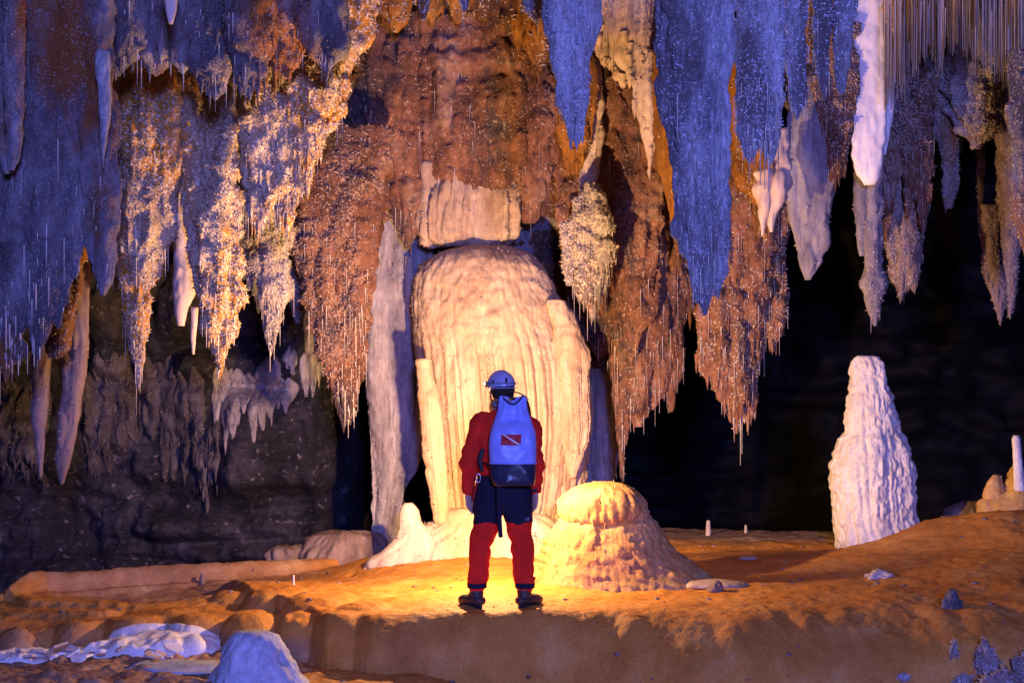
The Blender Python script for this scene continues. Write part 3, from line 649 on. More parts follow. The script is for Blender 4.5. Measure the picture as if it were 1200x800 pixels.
# ------------------------------------------------------------------ the great column and the standing stones
def col_custom(P, T, t, A, B):
    # crumbly shoulders above, strong vertical flutes below
    u = np.cos(T); low = smooth(.22, .5, t); s = np.sin(T)
    q = np.stack([u * 9 + .12 * noise(P * .9), s * 2, P[:, 2] * .12], 1)
    f = np.abs(noise(q)) * 1.0 + .5 * np.abs(noise(q * np.array([2.3, 2, 1.5]) + 5)) - .35
    q2 = np.stack([u * 26, s * 4, P[:, 2] * .5], 1)
    f = f + .16 * noise(q2)
    cr = (np.abs(noise(P * np.array([6, 6, 9]))) - .3) * .04 + fbm(P * np.array([4, 4, 5]), 4) * .035
    d = .085 * f * (.12 + .88 * low) * np.minimum(1, A * 3) + cr * (.7 - .6 * low)
    P[:, 0] += u * d * .6; P[:, 1] += s * d
    return P
column = formation('flowstone_column', 'massive cream fluted column with a domed top, brightly lit behind the person', 'column',
    [[(288, 545, 590), (294, 520, 612), (303, 502, 628), (320, 489, 642), (350, 482, 656), (370, 484, 666), (400, 487, 678), (440, 491, 687), (490, 495, 690),
      (530, 500, 686), (570, 505, 680), (610, 510, 670), (640, 512, 664), (652, 505, 668)],
     ([(352, 640, 662), (380, 645, 678), (430, 650, 690), (500, 655, 690), (540, 662, 680), (560, 668, 674)], 14.15),
     ([(420, 488, 504), (480, 492, 516), (540, 498, 522), (590, 506, 524), (608, 508, 523), (616, 512, 520)], 13.85)],
    14.5, 'cream', ratio=.62, maxdepth=.75, bump=.012, bscale=9, fine=.008, crys=.12, csize=.02, lobe=.05, custom=col_custom, res=.02)
formation('flowstone_pedestal', 'low pinkish flowstone pedestal at the foot of the cream column', 'flowstone',
    [[(596, 530, 600), (606, 510, 640), (620, 490, 660), (635, 470, 668), (650, 455, 672), (664, 450, 676)]], 14.0, 'smooth', ratio=.5, maxdepth=.6, bump=.03, crys=.2, ledge=.02)
formation('stalagmite', 'pointed pale stalagmite with spreading foot left of the cream column', 'stalagmite',
    [[(589, 474, 483), (596, 471, 488), (608, 469, 492), (618, 468, 500), (632, 462, 506), (645, 450, 508), (655, 432, 506), (664, 425, 500)]],
    13.7, 'smooth', ratio=.6, bump=.025, crys=.1, ledge=.015)
def mound_custom(P, T, t, A, B):
    q = P * np.array([3, 3, 26]); q[:, 2] += 2.5 * noise(P * 2.2) + P[:, 0] * 3
    w = (np.abs(noise(q)) - .3) * .030 + .03 * fbm(P * np.array([3, 3, 3.5]) + 7, 3)
    P[:, 0] += np.cos(T) * w; P[:, 1] += np.sin(T) * w
    return P
formation('stalagmite', 'squat ochre lit stalagmite mound right of the person, below its flat cap', 'stalagmite',
    [[(596, 670, 746), (606, 660, 762), (618, 650, 774), (640, 638, 790), (655, 630, 808), (668, 623, 824), (680, 615, 842), (695, 600, 860)]],
    12.1, 'mound', ratio=.72, maxdepth=.9, bump=.012, bscale=13, vs=.8, fine=.010, ledge=.006, custom=mound_custom, crys=.35, csize=.012, lobe=.04, res=.016)
cap = formation('mound_cap', None, None,
    [[(564, 698, 716), (567, 684, 730), (572, 670, 743), (581, 659, 753), (591, 654, 759), (601, 655, 760), (608, 660, 757), (613, 670, 750), (615, 690, 740)]],
    12.05, 'mound', ratio=.78, bump=.014, bscale=12, fine=.008, crys=.2, csize=.012, lobe=.04, tips=36, tiplen=.05, tipr=.014, res=.016)
stal = bpy.data.objects['stalagmite.001']; w = Vector(cap.location); cap.parent = stal; cap.location = w - stal.location
formation('stalagmite', 'tall white stalagmite standing on the orange dune at the right', 'stalagmite',
    [[(417, 1006, 1026), (420, 1001, 1031), (430, 997, 1036), (450, 996, 1041), (475, 993, 1048), (492, 991, 1053), (506, 990, 1056), (516, 983, 1062), (530, 978, 1067),
      (555, 974, 1073), (575, 976, 1073), (600, 978, 1074), (614, 979, 1076), (620, 981, 1080), (645, 984, 1084), (660, 986, 1086)]],
    14.4, 'nodular', ratio=.85, flute=.02, flutek=60, bump=.013, bscale=17, vs=.7, fine=.008, ledge=.012, crys=0, lobe=.16, res=.016)
formation('stalagmite', 'brown stepped stalagmite cluster at the right edge behind the thin white spike', 'stalagmite',
    [[(545, 1186, 1192), (552, 1182, 1196), (570, 1178, 1204), (580, 1168, 1215), (590, 1150, 1222), (605, 1148, 1226), (620, 1148, 1228)], [(556, 1164, 1172), (566, 1160, 1176), (585, 1156, 1182), (612, 1150, 1190)]],
    13.6, 'mound', ratio=.8, bump=.05, crys=.1, ledge=.05)
formation('stalagmite', 'thin white spike rising in front of the brown cluster at the right edge', 'stalagmite',
    [[(510, 1188, 1194), (514, 1186, 1196), (530, 1187, 1197), (550, 1188, 1199), (575, 1188, 1202)]], 13.2, 'nodular', ratio=.9, bump=.006, crys=0, lobe=.05)
formation('boulder', 'low dark rounded rock on the dune crest behind the right edge stalagmites', 'rock',
    [[(586, 1128, 1150), (592, 1118, 1160), (602, 1108, 1165), (615, 1104, 1170)]], 14.8, 'dull', ratio=.8, bump=.04, crys=0)
formation('boulder', 'rounded brown boulders at the back left of the orange terrace', 'rock',
    [[(622, 385, 425), (628, 368, 445), (640, 355, 455), (652, 345, 462), (662, 342, 468)], [(640, 325, 352), (646, 316, 360), (660, 312, 366)]],
    14.9, 'dull', ratio=.7, bump=.05, crys=0, ledge=.03)
# ------------------------------------------------------------------ ground
def seg_dist(x, y, pts):
    best = np.full(x.shape, 1e9); par = np.zeros(x.shape); side = np.zeros(x.shape)
    for k in range(len(pts) - 1):
        ax, ay = pts[k]; bx, by = pts[k + 1]; dx, dy = bx - ax, by - ay; L = dx * dx + dy * dy
        t = np.clip(((x - ax) * dx + (y - ay) * dy) / L, 0, 1); D = np.hypot(x - ax - t * dx, y - ay - t * dy)
        m = D < best; best = np.where(m, D, best); par = np.where(m, k + t, par)
        side = np.where(m, np.sign(dx * (y - ay) - dy * (x - ax)), side)
    return best, par, side
EX = np.array([-14, -6, -4.6, -3.3, -2.6, -2.1, -1.7, -1.35, -1.0, -0.5, 0.2, 0.9, 1.6, 2.6, 4, 7, 14])
EY = np.array([16, 15.4, 14.8, 13.8, 12.8, 11.9, 11.25, 10.62, 10.42, 10.36, 10.40, 10.44, 10.46, 10.7, 10.9, 11.0, 11])
RIM = [(-1.2, 15.6), (-2.0, 14.4), (-2.75, 13.45), (-3.5, 12.95), (-4.15, 12.5), (-4.3, 12.1), (-4.05, 11.85), (-3.4, 11.8)]
def lip(t):           # quarter-round edge: 1 on the terrace, falling to 0
    t = np.clip(t, 0, 1); return np.sqrt(np.clip(1 - t * t, 0, 1))
def ground_z(x, y):
    x = np.asarray(x, float); y = np.asarray(y, float); p = np.stack([x, y, 0 * x], -1).reshape(-1, 3)
    n1 = fbm(p * .9 + 3, 3).reshape(x.shape); n2 = fbm(p * 4 + 8, 3).reshape(x.shape)
    sc = np.abs(noise(np.stack([x.ravel() * 2.3, y.ravel() * 0.6, 0 * x.ravel()], 1))).reshape(x.shape)
    left = smooth(-.2, -1.2, x)
    e = np.interp(x, EX, EY) - .16 * left * (sc - .25)
    s = y - e
    w = .20 + .10 * left + smooth(.0, 1.6, x) * .6
    low = -.42 - .42 * smooth(-.7, .6, x) + .03 * n1 + .014 * n2 + .42 * smooth(2.2, 3.8, x) + .05 * smooth(-1.5, -3, x) * smooth(10.6, 9.6, y)
    up = .0 + .018 * n1 + .012 * n2 - .05 * left
    up = up - .14 * smooth(12.2, 13.4, y) * smooth(-1.0, -2.0, x)
    t = np.clip(-s / w, 0, 1)
    k = lip(t) * smooth(1.0, .93, t)
    z = low + (up - low) * k
    z = z + .035 * noise(np.stack([x.ravel() * 7, y.ravel() * 1.5, 0 * x.ravel()], 1)).reshape(x.shape) * np.sin(np.pi * t)
    # extra rounded mounds along the left edge
    for (mx, my, r, zt) in ((-1.60, 10.84, .23, -.09), (-2.02, 11.1, .27, -.13), (-2.45, 11.35, .30, -.17), (-1.50, 11.35, .42, .0), (-1.12, 10.85, .34, -.01), (-1.9, 11.75, .4, -.02),
                            (-2.9, 11.8, .35, -.2), (-2.3, 12.1, .35, -.09)):
        D = np.hypot(x - mx, (y - my) * .8) / r
        z = np.where(D < 1, np.maximum(z, (zt + .42) * np.sqrt(np.clip(1 - D ** 3.4, 0, 1)) - .42 + .008 * n2), z)
    # pool basin on the left with its raised rim
    D, par, side = seg_dist(x, y, RIM)
    inside = (side > 0)
    pool = -.20 + .02 * n2 + .06 * n1
    leftreg = (x < -1.0) & (s < .1) | ((x < -1.6) & (y > 12.6))
    m1 = smooth(11.2, 11.45, y + .12 * (sc - .3) * 2) * smooth(-1.6, -2.1, x)
    z = np.where(s < .05, z + (np.maximum(pool, z) - z) * m1, z)
    z = np.where((x < -1.5) & (y > 12.7), np.minimum(z, pool + .1 * smooth(-3.2, -1.6, x)), z)
    H = .16 * smooth(5.7, 4.2, par) * (.3 + .7 * smooth(0, 2.0, par)) * (1 + .22 * n1)
    wall = lip(D / .12) ** .8 * H
    out = smooth(.05, .6, D) * (side < 0) * (y > 11.3) * (x < -1) * (.14 + .4 * smooth(12.0, 12.8, y))
    z = np.where(D < .2, np.maximum(z, -.2 + wall), z) - out * smooth(7, 6, par)
    z = z + .05 * np.exp(-(D / .35) ** 2) * (side > 0) * smooth(-2, -3, x)
    # orange dune on the right
    for (mx, my, rx, ry, h) in ((4.75, 13.4, 1.25, .9, .33), (3.7, 12.7, 1.0, .9, .08), (5.8, 13.0, 1.7, 1.0, .16), (4.6, 12.0, .9, .7, .14)):
        z = z + h * np.exp(-(((x - mx) / rx) ** 2 + ((y - my) / ry) ** 2) ** 1.3)
    z = z + .05 * np.maximum(0, n1) * smooth(2, 3.5, x)
    # gentle swells behind the person, drop into the dark chamber
    z = z + .05 * np.exp(-((x + .6) ** 2 / .8 + (y - 14.3) ** 2 / .5))
    z = z - 1.6 * smooth(16.7, 18.5, y + .5 * n1 + .15 * np.abs(x))
    # rubbly foreground on the left
    rub = smooth(-.9, -1.8, x) * smooth(11.2, 10.6, y)
    z = z + rub * .05 * (np.abs(fbm(p * np.array([5, 5, 1]) + 20, 3)).reshape(x.shape) - .25)
    
    z = z + .006 * fbm(p * 14, 3).reshape(x.shape) + .004 * noise(p * 45).reshape(x.shape)
    return z
def ground_mesh():
    ys = np.concatenate([[-4, 0, 3, 5, 6.5, 7.5], np.linspace(8.2, 9.4, 50)[:-1], np.linspace(9.4, 13.6, 340)[:-1], np.linspace(13.6, 17.2, 130)[:-1], np.linspace(17.2, 26, 60), [30, 40]])
    us = np.concatenate([[-3, -1.6, -1, -.7, -.5], np.linspace(-.42, .42, 520), [.5, .7, 1, 1.6, 3]])
    U, Y = np.meshgrid(us, ys); Xx = U * np.maximum(Y, 5); Zz = ground_z(Xx, Y)
    V = np.stack([Xx, Y, Zz], -1).reshape(-1, 3); ny, nx = U.shape
    i, j = np.meshgrid(np.arange(ny - 1), np.arange(nx - 1), indexing='ij'); i = i.ravel(); j = j.ravel()
    F = np.stack([i * nx + j, i * nx + j + 1, (i + 1) * nx + j + 1, (i + 1) * nx + j], 1)
    return V, F
def ground_material():
    m = bpy.data.materials.new('orange_cave_floor'); m.use_nodes = True; nt = m.node_tree; N = nt.nodes; Lk = nt.links
    bs = N['Principled BSDF']; bs.inputs['Roughness'].default_value = .7; bs.inputs['Specular IOR Level'].default_value = .3
    geo = N.new('ShaderNodeNewGeometry'); at = N.new('ShaderNodeAttribute'); at.attribute_name = 'clay'
    n = N.new('ShaderNodeTexNoise'); n.inputs['Scale'].default_value = 2.5; n.inputs['Detail'].default_value = 8; n.inputs['Roughness'].default_value = .7
    Lk.new(geo.outputs['Position'], n.inputs['Vector'])
    def ramp(src, st):
        r = N.new('ShaderNodeValToRGB'); e = r.color_ramp.elements
        while len(e) < len(st): e.new(.5)
        for el, (p, c) in zip(e, st): el.position = p; el.color = (*c, 1)
        Lk.new(src, r.inputs[0]); return r.outputs[0]
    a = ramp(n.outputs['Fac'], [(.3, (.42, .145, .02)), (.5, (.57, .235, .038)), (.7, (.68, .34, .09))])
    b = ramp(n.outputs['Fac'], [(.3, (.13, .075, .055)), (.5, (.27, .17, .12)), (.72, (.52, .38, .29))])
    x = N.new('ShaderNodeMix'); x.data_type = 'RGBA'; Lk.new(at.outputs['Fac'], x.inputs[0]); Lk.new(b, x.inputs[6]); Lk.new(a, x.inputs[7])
    n3 = N.new('ShaderNodeTexNoise'); n3.inputs['Scale'].default_value = 75; n3.inputs['Detail'].default_value = 4; Lk.new(geo.outputs['Position'], n3.inputs['Vector'])
    f = ramp(n3.outputs['Fac'], [(.3, (.72, .66, .62)), (.5, (.95, .95, .95)), (.75, (1.1, 1.1, 1.1))])
    y = N.new('ShaderNodeMix'); y.data_type = 'RGBA'; y.blend_type = 'MULTIPLY'; y.inputs[0].default_value = .8
    Lk.new(x.outputs[2], y.inputs[6]); Lk.new(f, y.inputs[7]); Lk.new(y.outputs[2], bs.inputs['Base Color'])
    n2 = N.new('ShaderNodeTexNoise'); n2.inputs['Scale'].default_value = 70; n2.inputs['Detail'].default_value = 5; Lk.new(geo.outputs['Position'], n2.inputs['Vector'])
    bp = N.new('ShaderNodeBump'); bp.inputs['Strength'].default_value = .55; bp.inputs['Distance'].default_value = .015
    Lk.new(n2.outputs['Fac'], bp.inputs['Height']); Lk.new(bp.outputs[0], bs.inputs['Normal'])
    return m
M['floor'] = ground_material()
gV, gF = ground_mesh()
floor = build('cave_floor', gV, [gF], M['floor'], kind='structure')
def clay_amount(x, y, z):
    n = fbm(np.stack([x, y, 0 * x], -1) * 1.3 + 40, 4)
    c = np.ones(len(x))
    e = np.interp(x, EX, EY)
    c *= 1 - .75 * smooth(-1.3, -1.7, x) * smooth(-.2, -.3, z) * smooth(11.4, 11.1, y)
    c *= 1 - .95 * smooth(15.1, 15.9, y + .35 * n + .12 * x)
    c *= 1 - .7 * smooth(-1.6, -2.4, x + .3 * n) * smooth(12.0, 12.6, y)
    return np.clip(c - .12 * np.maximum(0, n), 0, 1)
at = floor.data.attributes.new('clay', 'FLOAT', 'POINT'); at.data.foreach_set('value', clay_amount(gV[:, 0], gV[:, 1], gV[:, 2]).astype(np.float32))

# ------------------------------------------------------------------ rock shell: walls and ceiling
def sheet(name, fn, nu, nv, mat, kind='structure'):
    u, v = np.meshgrid(np.linspace(0, 1, nu), np.linspace(0, 1, nv)); V = fn(u.ravel(), v.ravel())
    i, j = np.meshgrid(np.arange(nv - 1), np.arange(nu - 1), indexing='ij'); i = i.ravel(); j = j.ravel()
    F = np.stack([i * nu + j, i * nu + j + 1, (i + 1) * nu + j + 1, (i + 1) * nu + j], 1)
    return build(name, V, [F], M[mat], kind=kind)
def wall_left(u, v):
    x = -9.5 + u * 8.3; z = -1.0 + v * 8.5; return np.stack([x, wall_left_y(x, z), z], 1)
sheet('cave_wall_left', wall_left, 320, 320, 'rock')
def wall_back(u, v):
    x = -4 + u * 22; y = 23.5 - 2.2 * smooth(.25, .5, u) + 0 * u - 9 * smooth(.8, 1.0, u); z = -3 + v * 13
    y = y - 1.6 * smooth(1.6, 4.5, z)
    V = np.stack([x, y, z], 1); V[:, 1] -= rock_disp(V, .6, 8); return V
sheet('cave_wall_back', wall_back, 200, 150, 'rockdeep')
def ceiling(u, v):
    x = -14 + u * 28; y = 3 + v * 22
    z = np.interp(y, [3, 8, 10, 12, 15, 18, 25], [4.9, 5.15, 5.5, 6.0, 6.6, 6.9, 7.5])
    V = np.stack([x, y, z], 1); V[:, 2] += .3 * fbm(V * np.array([.9, .9, 0]) + 4, 4) + .05 * (np.abs(noise(V * np.array([6, 6, 0]))) - .3); return V
sheet('cave_ceiling', ceiling, 220, 180, 'ceil')

# ------------------------------------------------------------------ loose stones and small stalagmites
def gz(x, y): return float(ground_z(np.array([x]), np.array([y]))[0])
def on_ground(px, py):
    """where the sight line through a picture point meets the floor"""
    lo = None
    for k in range(700):
        d = 8.3 + k * .013
        if Z(py, d) <= gz(X(px, d), d): return X(px, d), d
    return X(px, 12), 12.0
def blob(x, y, z, rx, ry, rz, seed, n=26, amp=.25, flat=.3, ang=0):
    """irregular stone sitting on the ground"""
    bm = bmesh.new(); bmesh.ops.create_icosphere(bm, subdivisions=4 if n > 20 else 2, radius=1)
    V = np.array([v.co[:] for v in bm.verts]); F = np.array([[v.index for v in f.verts] for f in bm.faces]); bm.free()
    d = 1 + amp * fbm(V * 1.3 + seed, 3) + amp * .5 * (np.abs(noise(V * 3 + seed)) * 2 - .5)
    V = V * d[:, None]; V[:, 2] = np.maximum(V[:, 2], -flat); V = V * [rx, ry, rz]
    c, s = math.cos(ang), math.sin(ang); V = np.stack([V[:, 0] * c - V[:, 1] * s, V[:, 0] * s + V[:, 1] * c, V[:, 2]], 1)
    return V + [x, y, z], np.zeros((0, 4), int), F
def stone(name, label, cat, px, py, rx, ry, rz, mat, seed, group=None, sink=.0, **kw):
    x, y = on_ground(px, py); z = gz(x, y)
    V, Q, T = blob(x, y, z + rz * .2 - sink, rx, ry, rz, seed, **kw)
    return build(name, V, [T], M[mat], loc=(x, y, z), label=label, cat=cat, group=group)
stone('flat_stone', 'flat pale slab of flowstone at the right foot of the squat mound', 'stone', 839, 687, .26, .16, .045, 'cream', 3, amp=.12)
stone('rounded_stone', 'small dark rounded stone in front of the flat pale slab', 'stone', 840, 692, .065, .06, .06, 'dull', 8)
stone('broken_stone', 'small broken white stone on the orange floor before the white stalagmite', 'stone', 1030, 677, .11, .07, .05, 'smooth', 12, amp=.5)
stone('rock_chip', 'small bluish pointed rock on the shadow edge at the foot of the dune', 'stone', 1116, 712, .06, .05, .09, 'frost2', 15, amp=.45)
stone('rock_chip', 'pale flat chip on the orange floor between the mound and the white stalagmite', 'stone', 877, 655, .07, .05, .02, 'smooth', 16, amp=.3)
def small_stalagmite(label, px, py, h, r, mat):
    x, y = on_ground(px, py); d = y; py0 = HORIZON + (CAMZ - gz(x, y) - h) / d * FPX; w = r / d * FPX
    formation('small_stalagmite', label, 'stalagmite', [[(py0, px - w * .5, px + w * .5), (py0 + 2, px - w * .85, px + w * .85), (py0 + h * FPX / d * .6, px - w, px + w), (py0 + h * FPX / d + 3, px - w * 1.15, px + w * 1.15)]],
              d, mat, ratio=1, bump=.01, crys=0, res=.01, lobe=.05)
small_stalagmite('tiny brown stalagmite standing alone in the shallow pool on the left', 237, 684, .09, .026, 'dull')
small_stalagmite('thin stalagmite stub on the pale far floor edge, nearer the squat mound', 830, 627, .17, .026, 'smooth')
small_stalagmite('tiny stalagmite stub on the pale far floor edge, nearer the white stalagmite', 874, 624, .09, .018, 'smooth')
small_stalagmite('thin white spike standing among the brown boulders at the back left', 344, 648, .1, .007, 'white')

# broken white crust on the left foreground
def white_crust():
    root = empty('broken_flowstone', (X(150, 10.9), 10.9, gz(X(150, 10.9), 10.9)), 'broken white flowstone crust lying across the left foreground', 'flowstone')
    def shell(px0, px1, d, h, seed, dep=.35, taper=.5):
        n, m = 90, 46; u, v = np.meshgrid(np.linspace(0, 1, n), np.linspace(0, 1, m)); u = u.ravel(); v = v.ravel()
        x = X(px0 + (px1 - px0) * u, d); a = v * math.pi
        prof = np.clip(1 - np.abs(u * 2 - 1) ** 3.2, 0, 1) ** .8
        prof = prof * (1 - taper * (1 - smooth(0, .6, u)))
        y = d - np.cos(a) * dep * (.4 + .6 * prof); zt = np.sin(a) ** .5 * h * prof
        zb = np.minimum(ground_z(x, y), -.36); P = np.stack([x, y, zb - .03 + zt], 1)
        P[:, 2] += (.02 * fbm(P * 3.2 + seed, 3) + .008 * noise(P * 14)) * np.minimum(1, zt / .06)
        P[:, 1] += .03 * fbm(P * 4 + seed + 4, 2)
        P[:, 2] -= .05 * smooth(.25, .0, v) * (np.abs(noise(np.stack([x * 5, y * 0, x * 0 + seed], 1))) > .25) * 0
        i, j = np.meshgrid(np.arange(m - 1), np.arange(n - 1), indexing='ij'); i = i.ravel(); j = j.ravel()
        return P, np.stack([i * n + j, i * n + j + 1, (i + 1) * n + j + 1, (i + 1) * n + j], 1), np.zeros((0, 3), int)
    V, Q, T = shell(56, 268, 10.98, .19, 3, .34, .55); build('white_crust', V, [Q], M['white'], parent=root, loc=tuple(root.location))
    V, Q, T = shell(-25, 80, 10.85, .08, 14, .3, .2); build('white_crust', V, [Q], M['white'], parent=root, loc=tuple(root.location))
    r = random.Random(4)
    for k in range(34):
        px = r.uniform(20, 205); d = 10.62 + r.uniform(-.18, .28); x = X(px, d); s = r.uniform(.03, .1)
        bm = bmesh.new(); nn = r.randint(5, 7)
        pts = [(math.cos(6.283 * i / nn) * s * r.uniform(.6, 1.25), math.sin(6.283 * i / nn) * s * r.uniform(.5, 1.1)) for i in range(nn)]
        lo = [bm.verts.new((a, b, -.009)) for a, b in pts]; hi = [bm.verts.new((a, b, .009)) for a, b in pts]
        bm.faces.new(lo[::-1]); bm.faces.new(hi)
        for i in range(nn): bm.faces.new((lo[i], lo[(i + 1) % nn], hi[(i + 1) % nn], hi[i]))
        me = bpy.data.meshes.new('crust_plate'); bm.to_mesh(me); bm.free(); me.materials.append(M['white' if r.random() < .5 else 'smooth'])
        o = bpy.data.objects.new('crust_plate', me); COL.objects.link(o); o.parent = root
        o.location = Vector((x, d, gz(x, d) + .03 + r.uniform(0, .04))) - root.location
        o.rotation_euler = (r.uniform(-.6, .5), r.uniform(-.5, .5), r.uniform(0, 6))
white_crust()
# foreground stump, its bluish light put into the colour
x0 = X(303, 9.6)
formation('stalagmite_stump', 'rounded white stalagmite stump coloured by blue light at the bottom edge, left of the terrace', 'stalagmite',
    [[(739, 280, 312), (743, 273, 323), (752, 268, 332), (770, 260, 342), (790, 248, 354), (820, 225, 378)]], 9.7, 'bluelit', ratio=.8, bump=.012, bscale=9, crys=0, lobe=.14, ledge=.004, res=.014)
stone('stone_apron', 'low flowstone apron coloured by blue light, spreading left of the stump', 'flowstone', 215, 783, .42, .22, .03, 'bluelit', 31, amp=.25, flat=.3)

# pebbles and grit
def pebbles():
    n = 1100
    px = rng.uniform(-60, 1260, n); py = rng.uniform(640, 830, n)
    d = rng.uniform(9.4, 15.5, n); u = rng.uniform(-.4, .4, n); x = u * d
    keep = (rng.random(n) < .25) | (noise(np.stack([x, d, 0 * x], 1) * 1.1 + 60) > .1) | ((x < -1.5) & (d < 11.2))
    x, d = x[keep], d[keep]; n = len(x); z = ground_z(x, d)
    bm = bmesh.new(); bmesh.ops.create_icosphere(bm, subdivisions=1, radius=1)
    B = np.array([v.co[:] for v in bm.verts]); F = np.array([[v.index for v in f.verts] for f in bm.faces]); bm.free()
    s = .006 + .02 * rng.random(n) ** 4
    V = B[None] * (1 + .3 * rng.normal(0, 1, (n, len(B), 1))) * (s[:, None, None] * np.array([1.2, 1.2, .7])) + np.stack([x, d, z], 1)[:, None]
    T = (F[None] + (np.arange(n) * len(B))[:, None, None]).reshape(-1, 3)
    o = build('pebbles', V.reshape(-1, 3), [T], M['dull'], kind='stuff', shade=False); o['label'] = 'scattered pebbles and grit on the cave floor'; o['category'] = 'pebbles'
pebbles()

# frosty crystal bushes in the right foreground
def frost_bush(px, d, h, r, n, seed, label):
    g = np.random.default_rng(seed); x, d = on_ground(px, d); z = gz(x, d)
    V0, Q0, T0 = blob(x, d, z + .0, r * .6, r * .5, h * .42, seed, amp=.9, flat=.4)
    o = build('crystal_cluster', V0, [T0], M['dull'], loc=(x, d, z), label=label, cat='crystals', group='frosty crystal clusters in the right foreground')
    n = n * 2; k = g.integers(0, len(V0), n); p = V0[k]; c = np.array([x, d, z + h * .2]); nn = p - c; nn /= np.linalg.norm(nn, axis=1)[:, None] + 1e-6
    ax = nn + g.normal(0, .45, (n, 3)); ax[:, 2] += .1; ax /= np.linalg.norm(ax, axis=1)[:, None]
    s = g.uniform(.012, .045, n); t1 = np.cross(ax, g.normal(0, 1, (n, 3))); t1 /= np.linalg.norm(t1, axis=1)[:, None]; t2 = np.cross(ax, t1); rr = .0028
    Vv = np.stack([p + t1 * rr, p - t1 * rr * .5 + t2 * rr * .87, p - t1 * rr * .5 - t2 * rr * .87, p + ax * s[:, None]], 1).reshape(-1, 3)
    q = np.arange(n)[:, None] * 4; T = np.concatenate([q + [0, 1, 3], q + [1, 2, 3], q + [2, 0, 3]])
    build('needle_crystals', Vv, [T], M['crystalblue'], parent=o, loc=(x, d, z), kind='stuff', shade=False)
frost_bush(1197, 798, .34, .12, 500, 1, 'tallest frosty crystal cluster, cut by the right edge of the picture')
frost_bush(1158, 792, .22, .10, 350, 2, 'broad frosty crystal cluster just left of the tallest one')
frost_bush(1178, 815, .22, .16, 700, 3, 'frosty crystal cluster in the bottom right corner')
frost_bush(1118, 768, .18, .04, 120, 4, 'slim bluish crystal cluster standing apart, leftmost of the upright ones')
frost_bush(1058, 794, .045, .04, 160, 5, 'tiny low crystal tuft near the bottom edge, farthest left')
frost_bush(1128, 806, .08, .08, 350, 6, 'low crystal tuft between the tiny one and the corner cluster')
# ------------------------------------------------------------------ the person
M['skin'] = mat_plain('skin', (.48, .27, .19), rough=.55, spec=.4, var=.12)
M['red'] = mat_plain('red_overall_cloth', (.86, .03, .015), rough=.85, spec=.15, bump=.4, bscale=160, var=.3, vscale=9)
M['navy'] = mat_plain('navy_cloth', (.012, .014, .035), rough=.8, spec=.2, bump=.4, bscale=160, var=.3, vscale=9)
M['black'] = mat_plain('black_webbing', (.012, .012, .014), rough=.6, var=.3)
M['vinyl'] = mat_plain('pale_blue_vinyl', (.30, .38, .88), rough=.42, spec=.5, bump=.08, bscale=12, var=.07, vscale=5)
M['vinyldark'] = mat_plain('dark_vinyl', (.022, .026, .055), rough=.35, spec=.5, var=.2)
M['patchred'] = mat_plain('red_patch', (.42, .01, .015), rough=.5, var=.08)
M['whitecloth'] = mat_plain('white_print', (.8, .8, .82), rough=.6, var=.05)
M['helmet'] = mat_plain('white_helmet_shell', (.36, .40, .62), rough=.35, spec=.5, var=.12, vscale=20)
M['hair'] = mat_plain('dark_hair', (.02, .014, .012), rough=.7, var=.4, vscale=60, bump=.6, bscale=200)
M['boot'] = mat_plain('dark_brown_leather', (.05, .035, .03), rough=.5, bump=.3, bscale=60, var=.4, vscale=20)
M['sole'] = mat_plain('black_rubber_sole', (.015, .015, .015), rough=.8)
M['sock'] = mat_plain('grey_blue_sock', (.2, .2, .28), rough=.9, var=.2)
M['yellow'] = mat_plain('yellow_neck_light_and_tab', (.75, .42, .03), rough=.8, var=.2)  # yellow of the pack tab, also warm light painted on the neck
M['lens'] = mat_plain('lit_headlamp_lens', (.9, .9, .8), rough=.2, emit=(1, .85, .6), es=18)
M['metal'] = mat_plain('grey_metal', (.5, .5, .52), rough=.3, metal=1)
PX, PY = X(589, 10.55), 10.55
PZ = gz(PX, PY)
S = 1.0
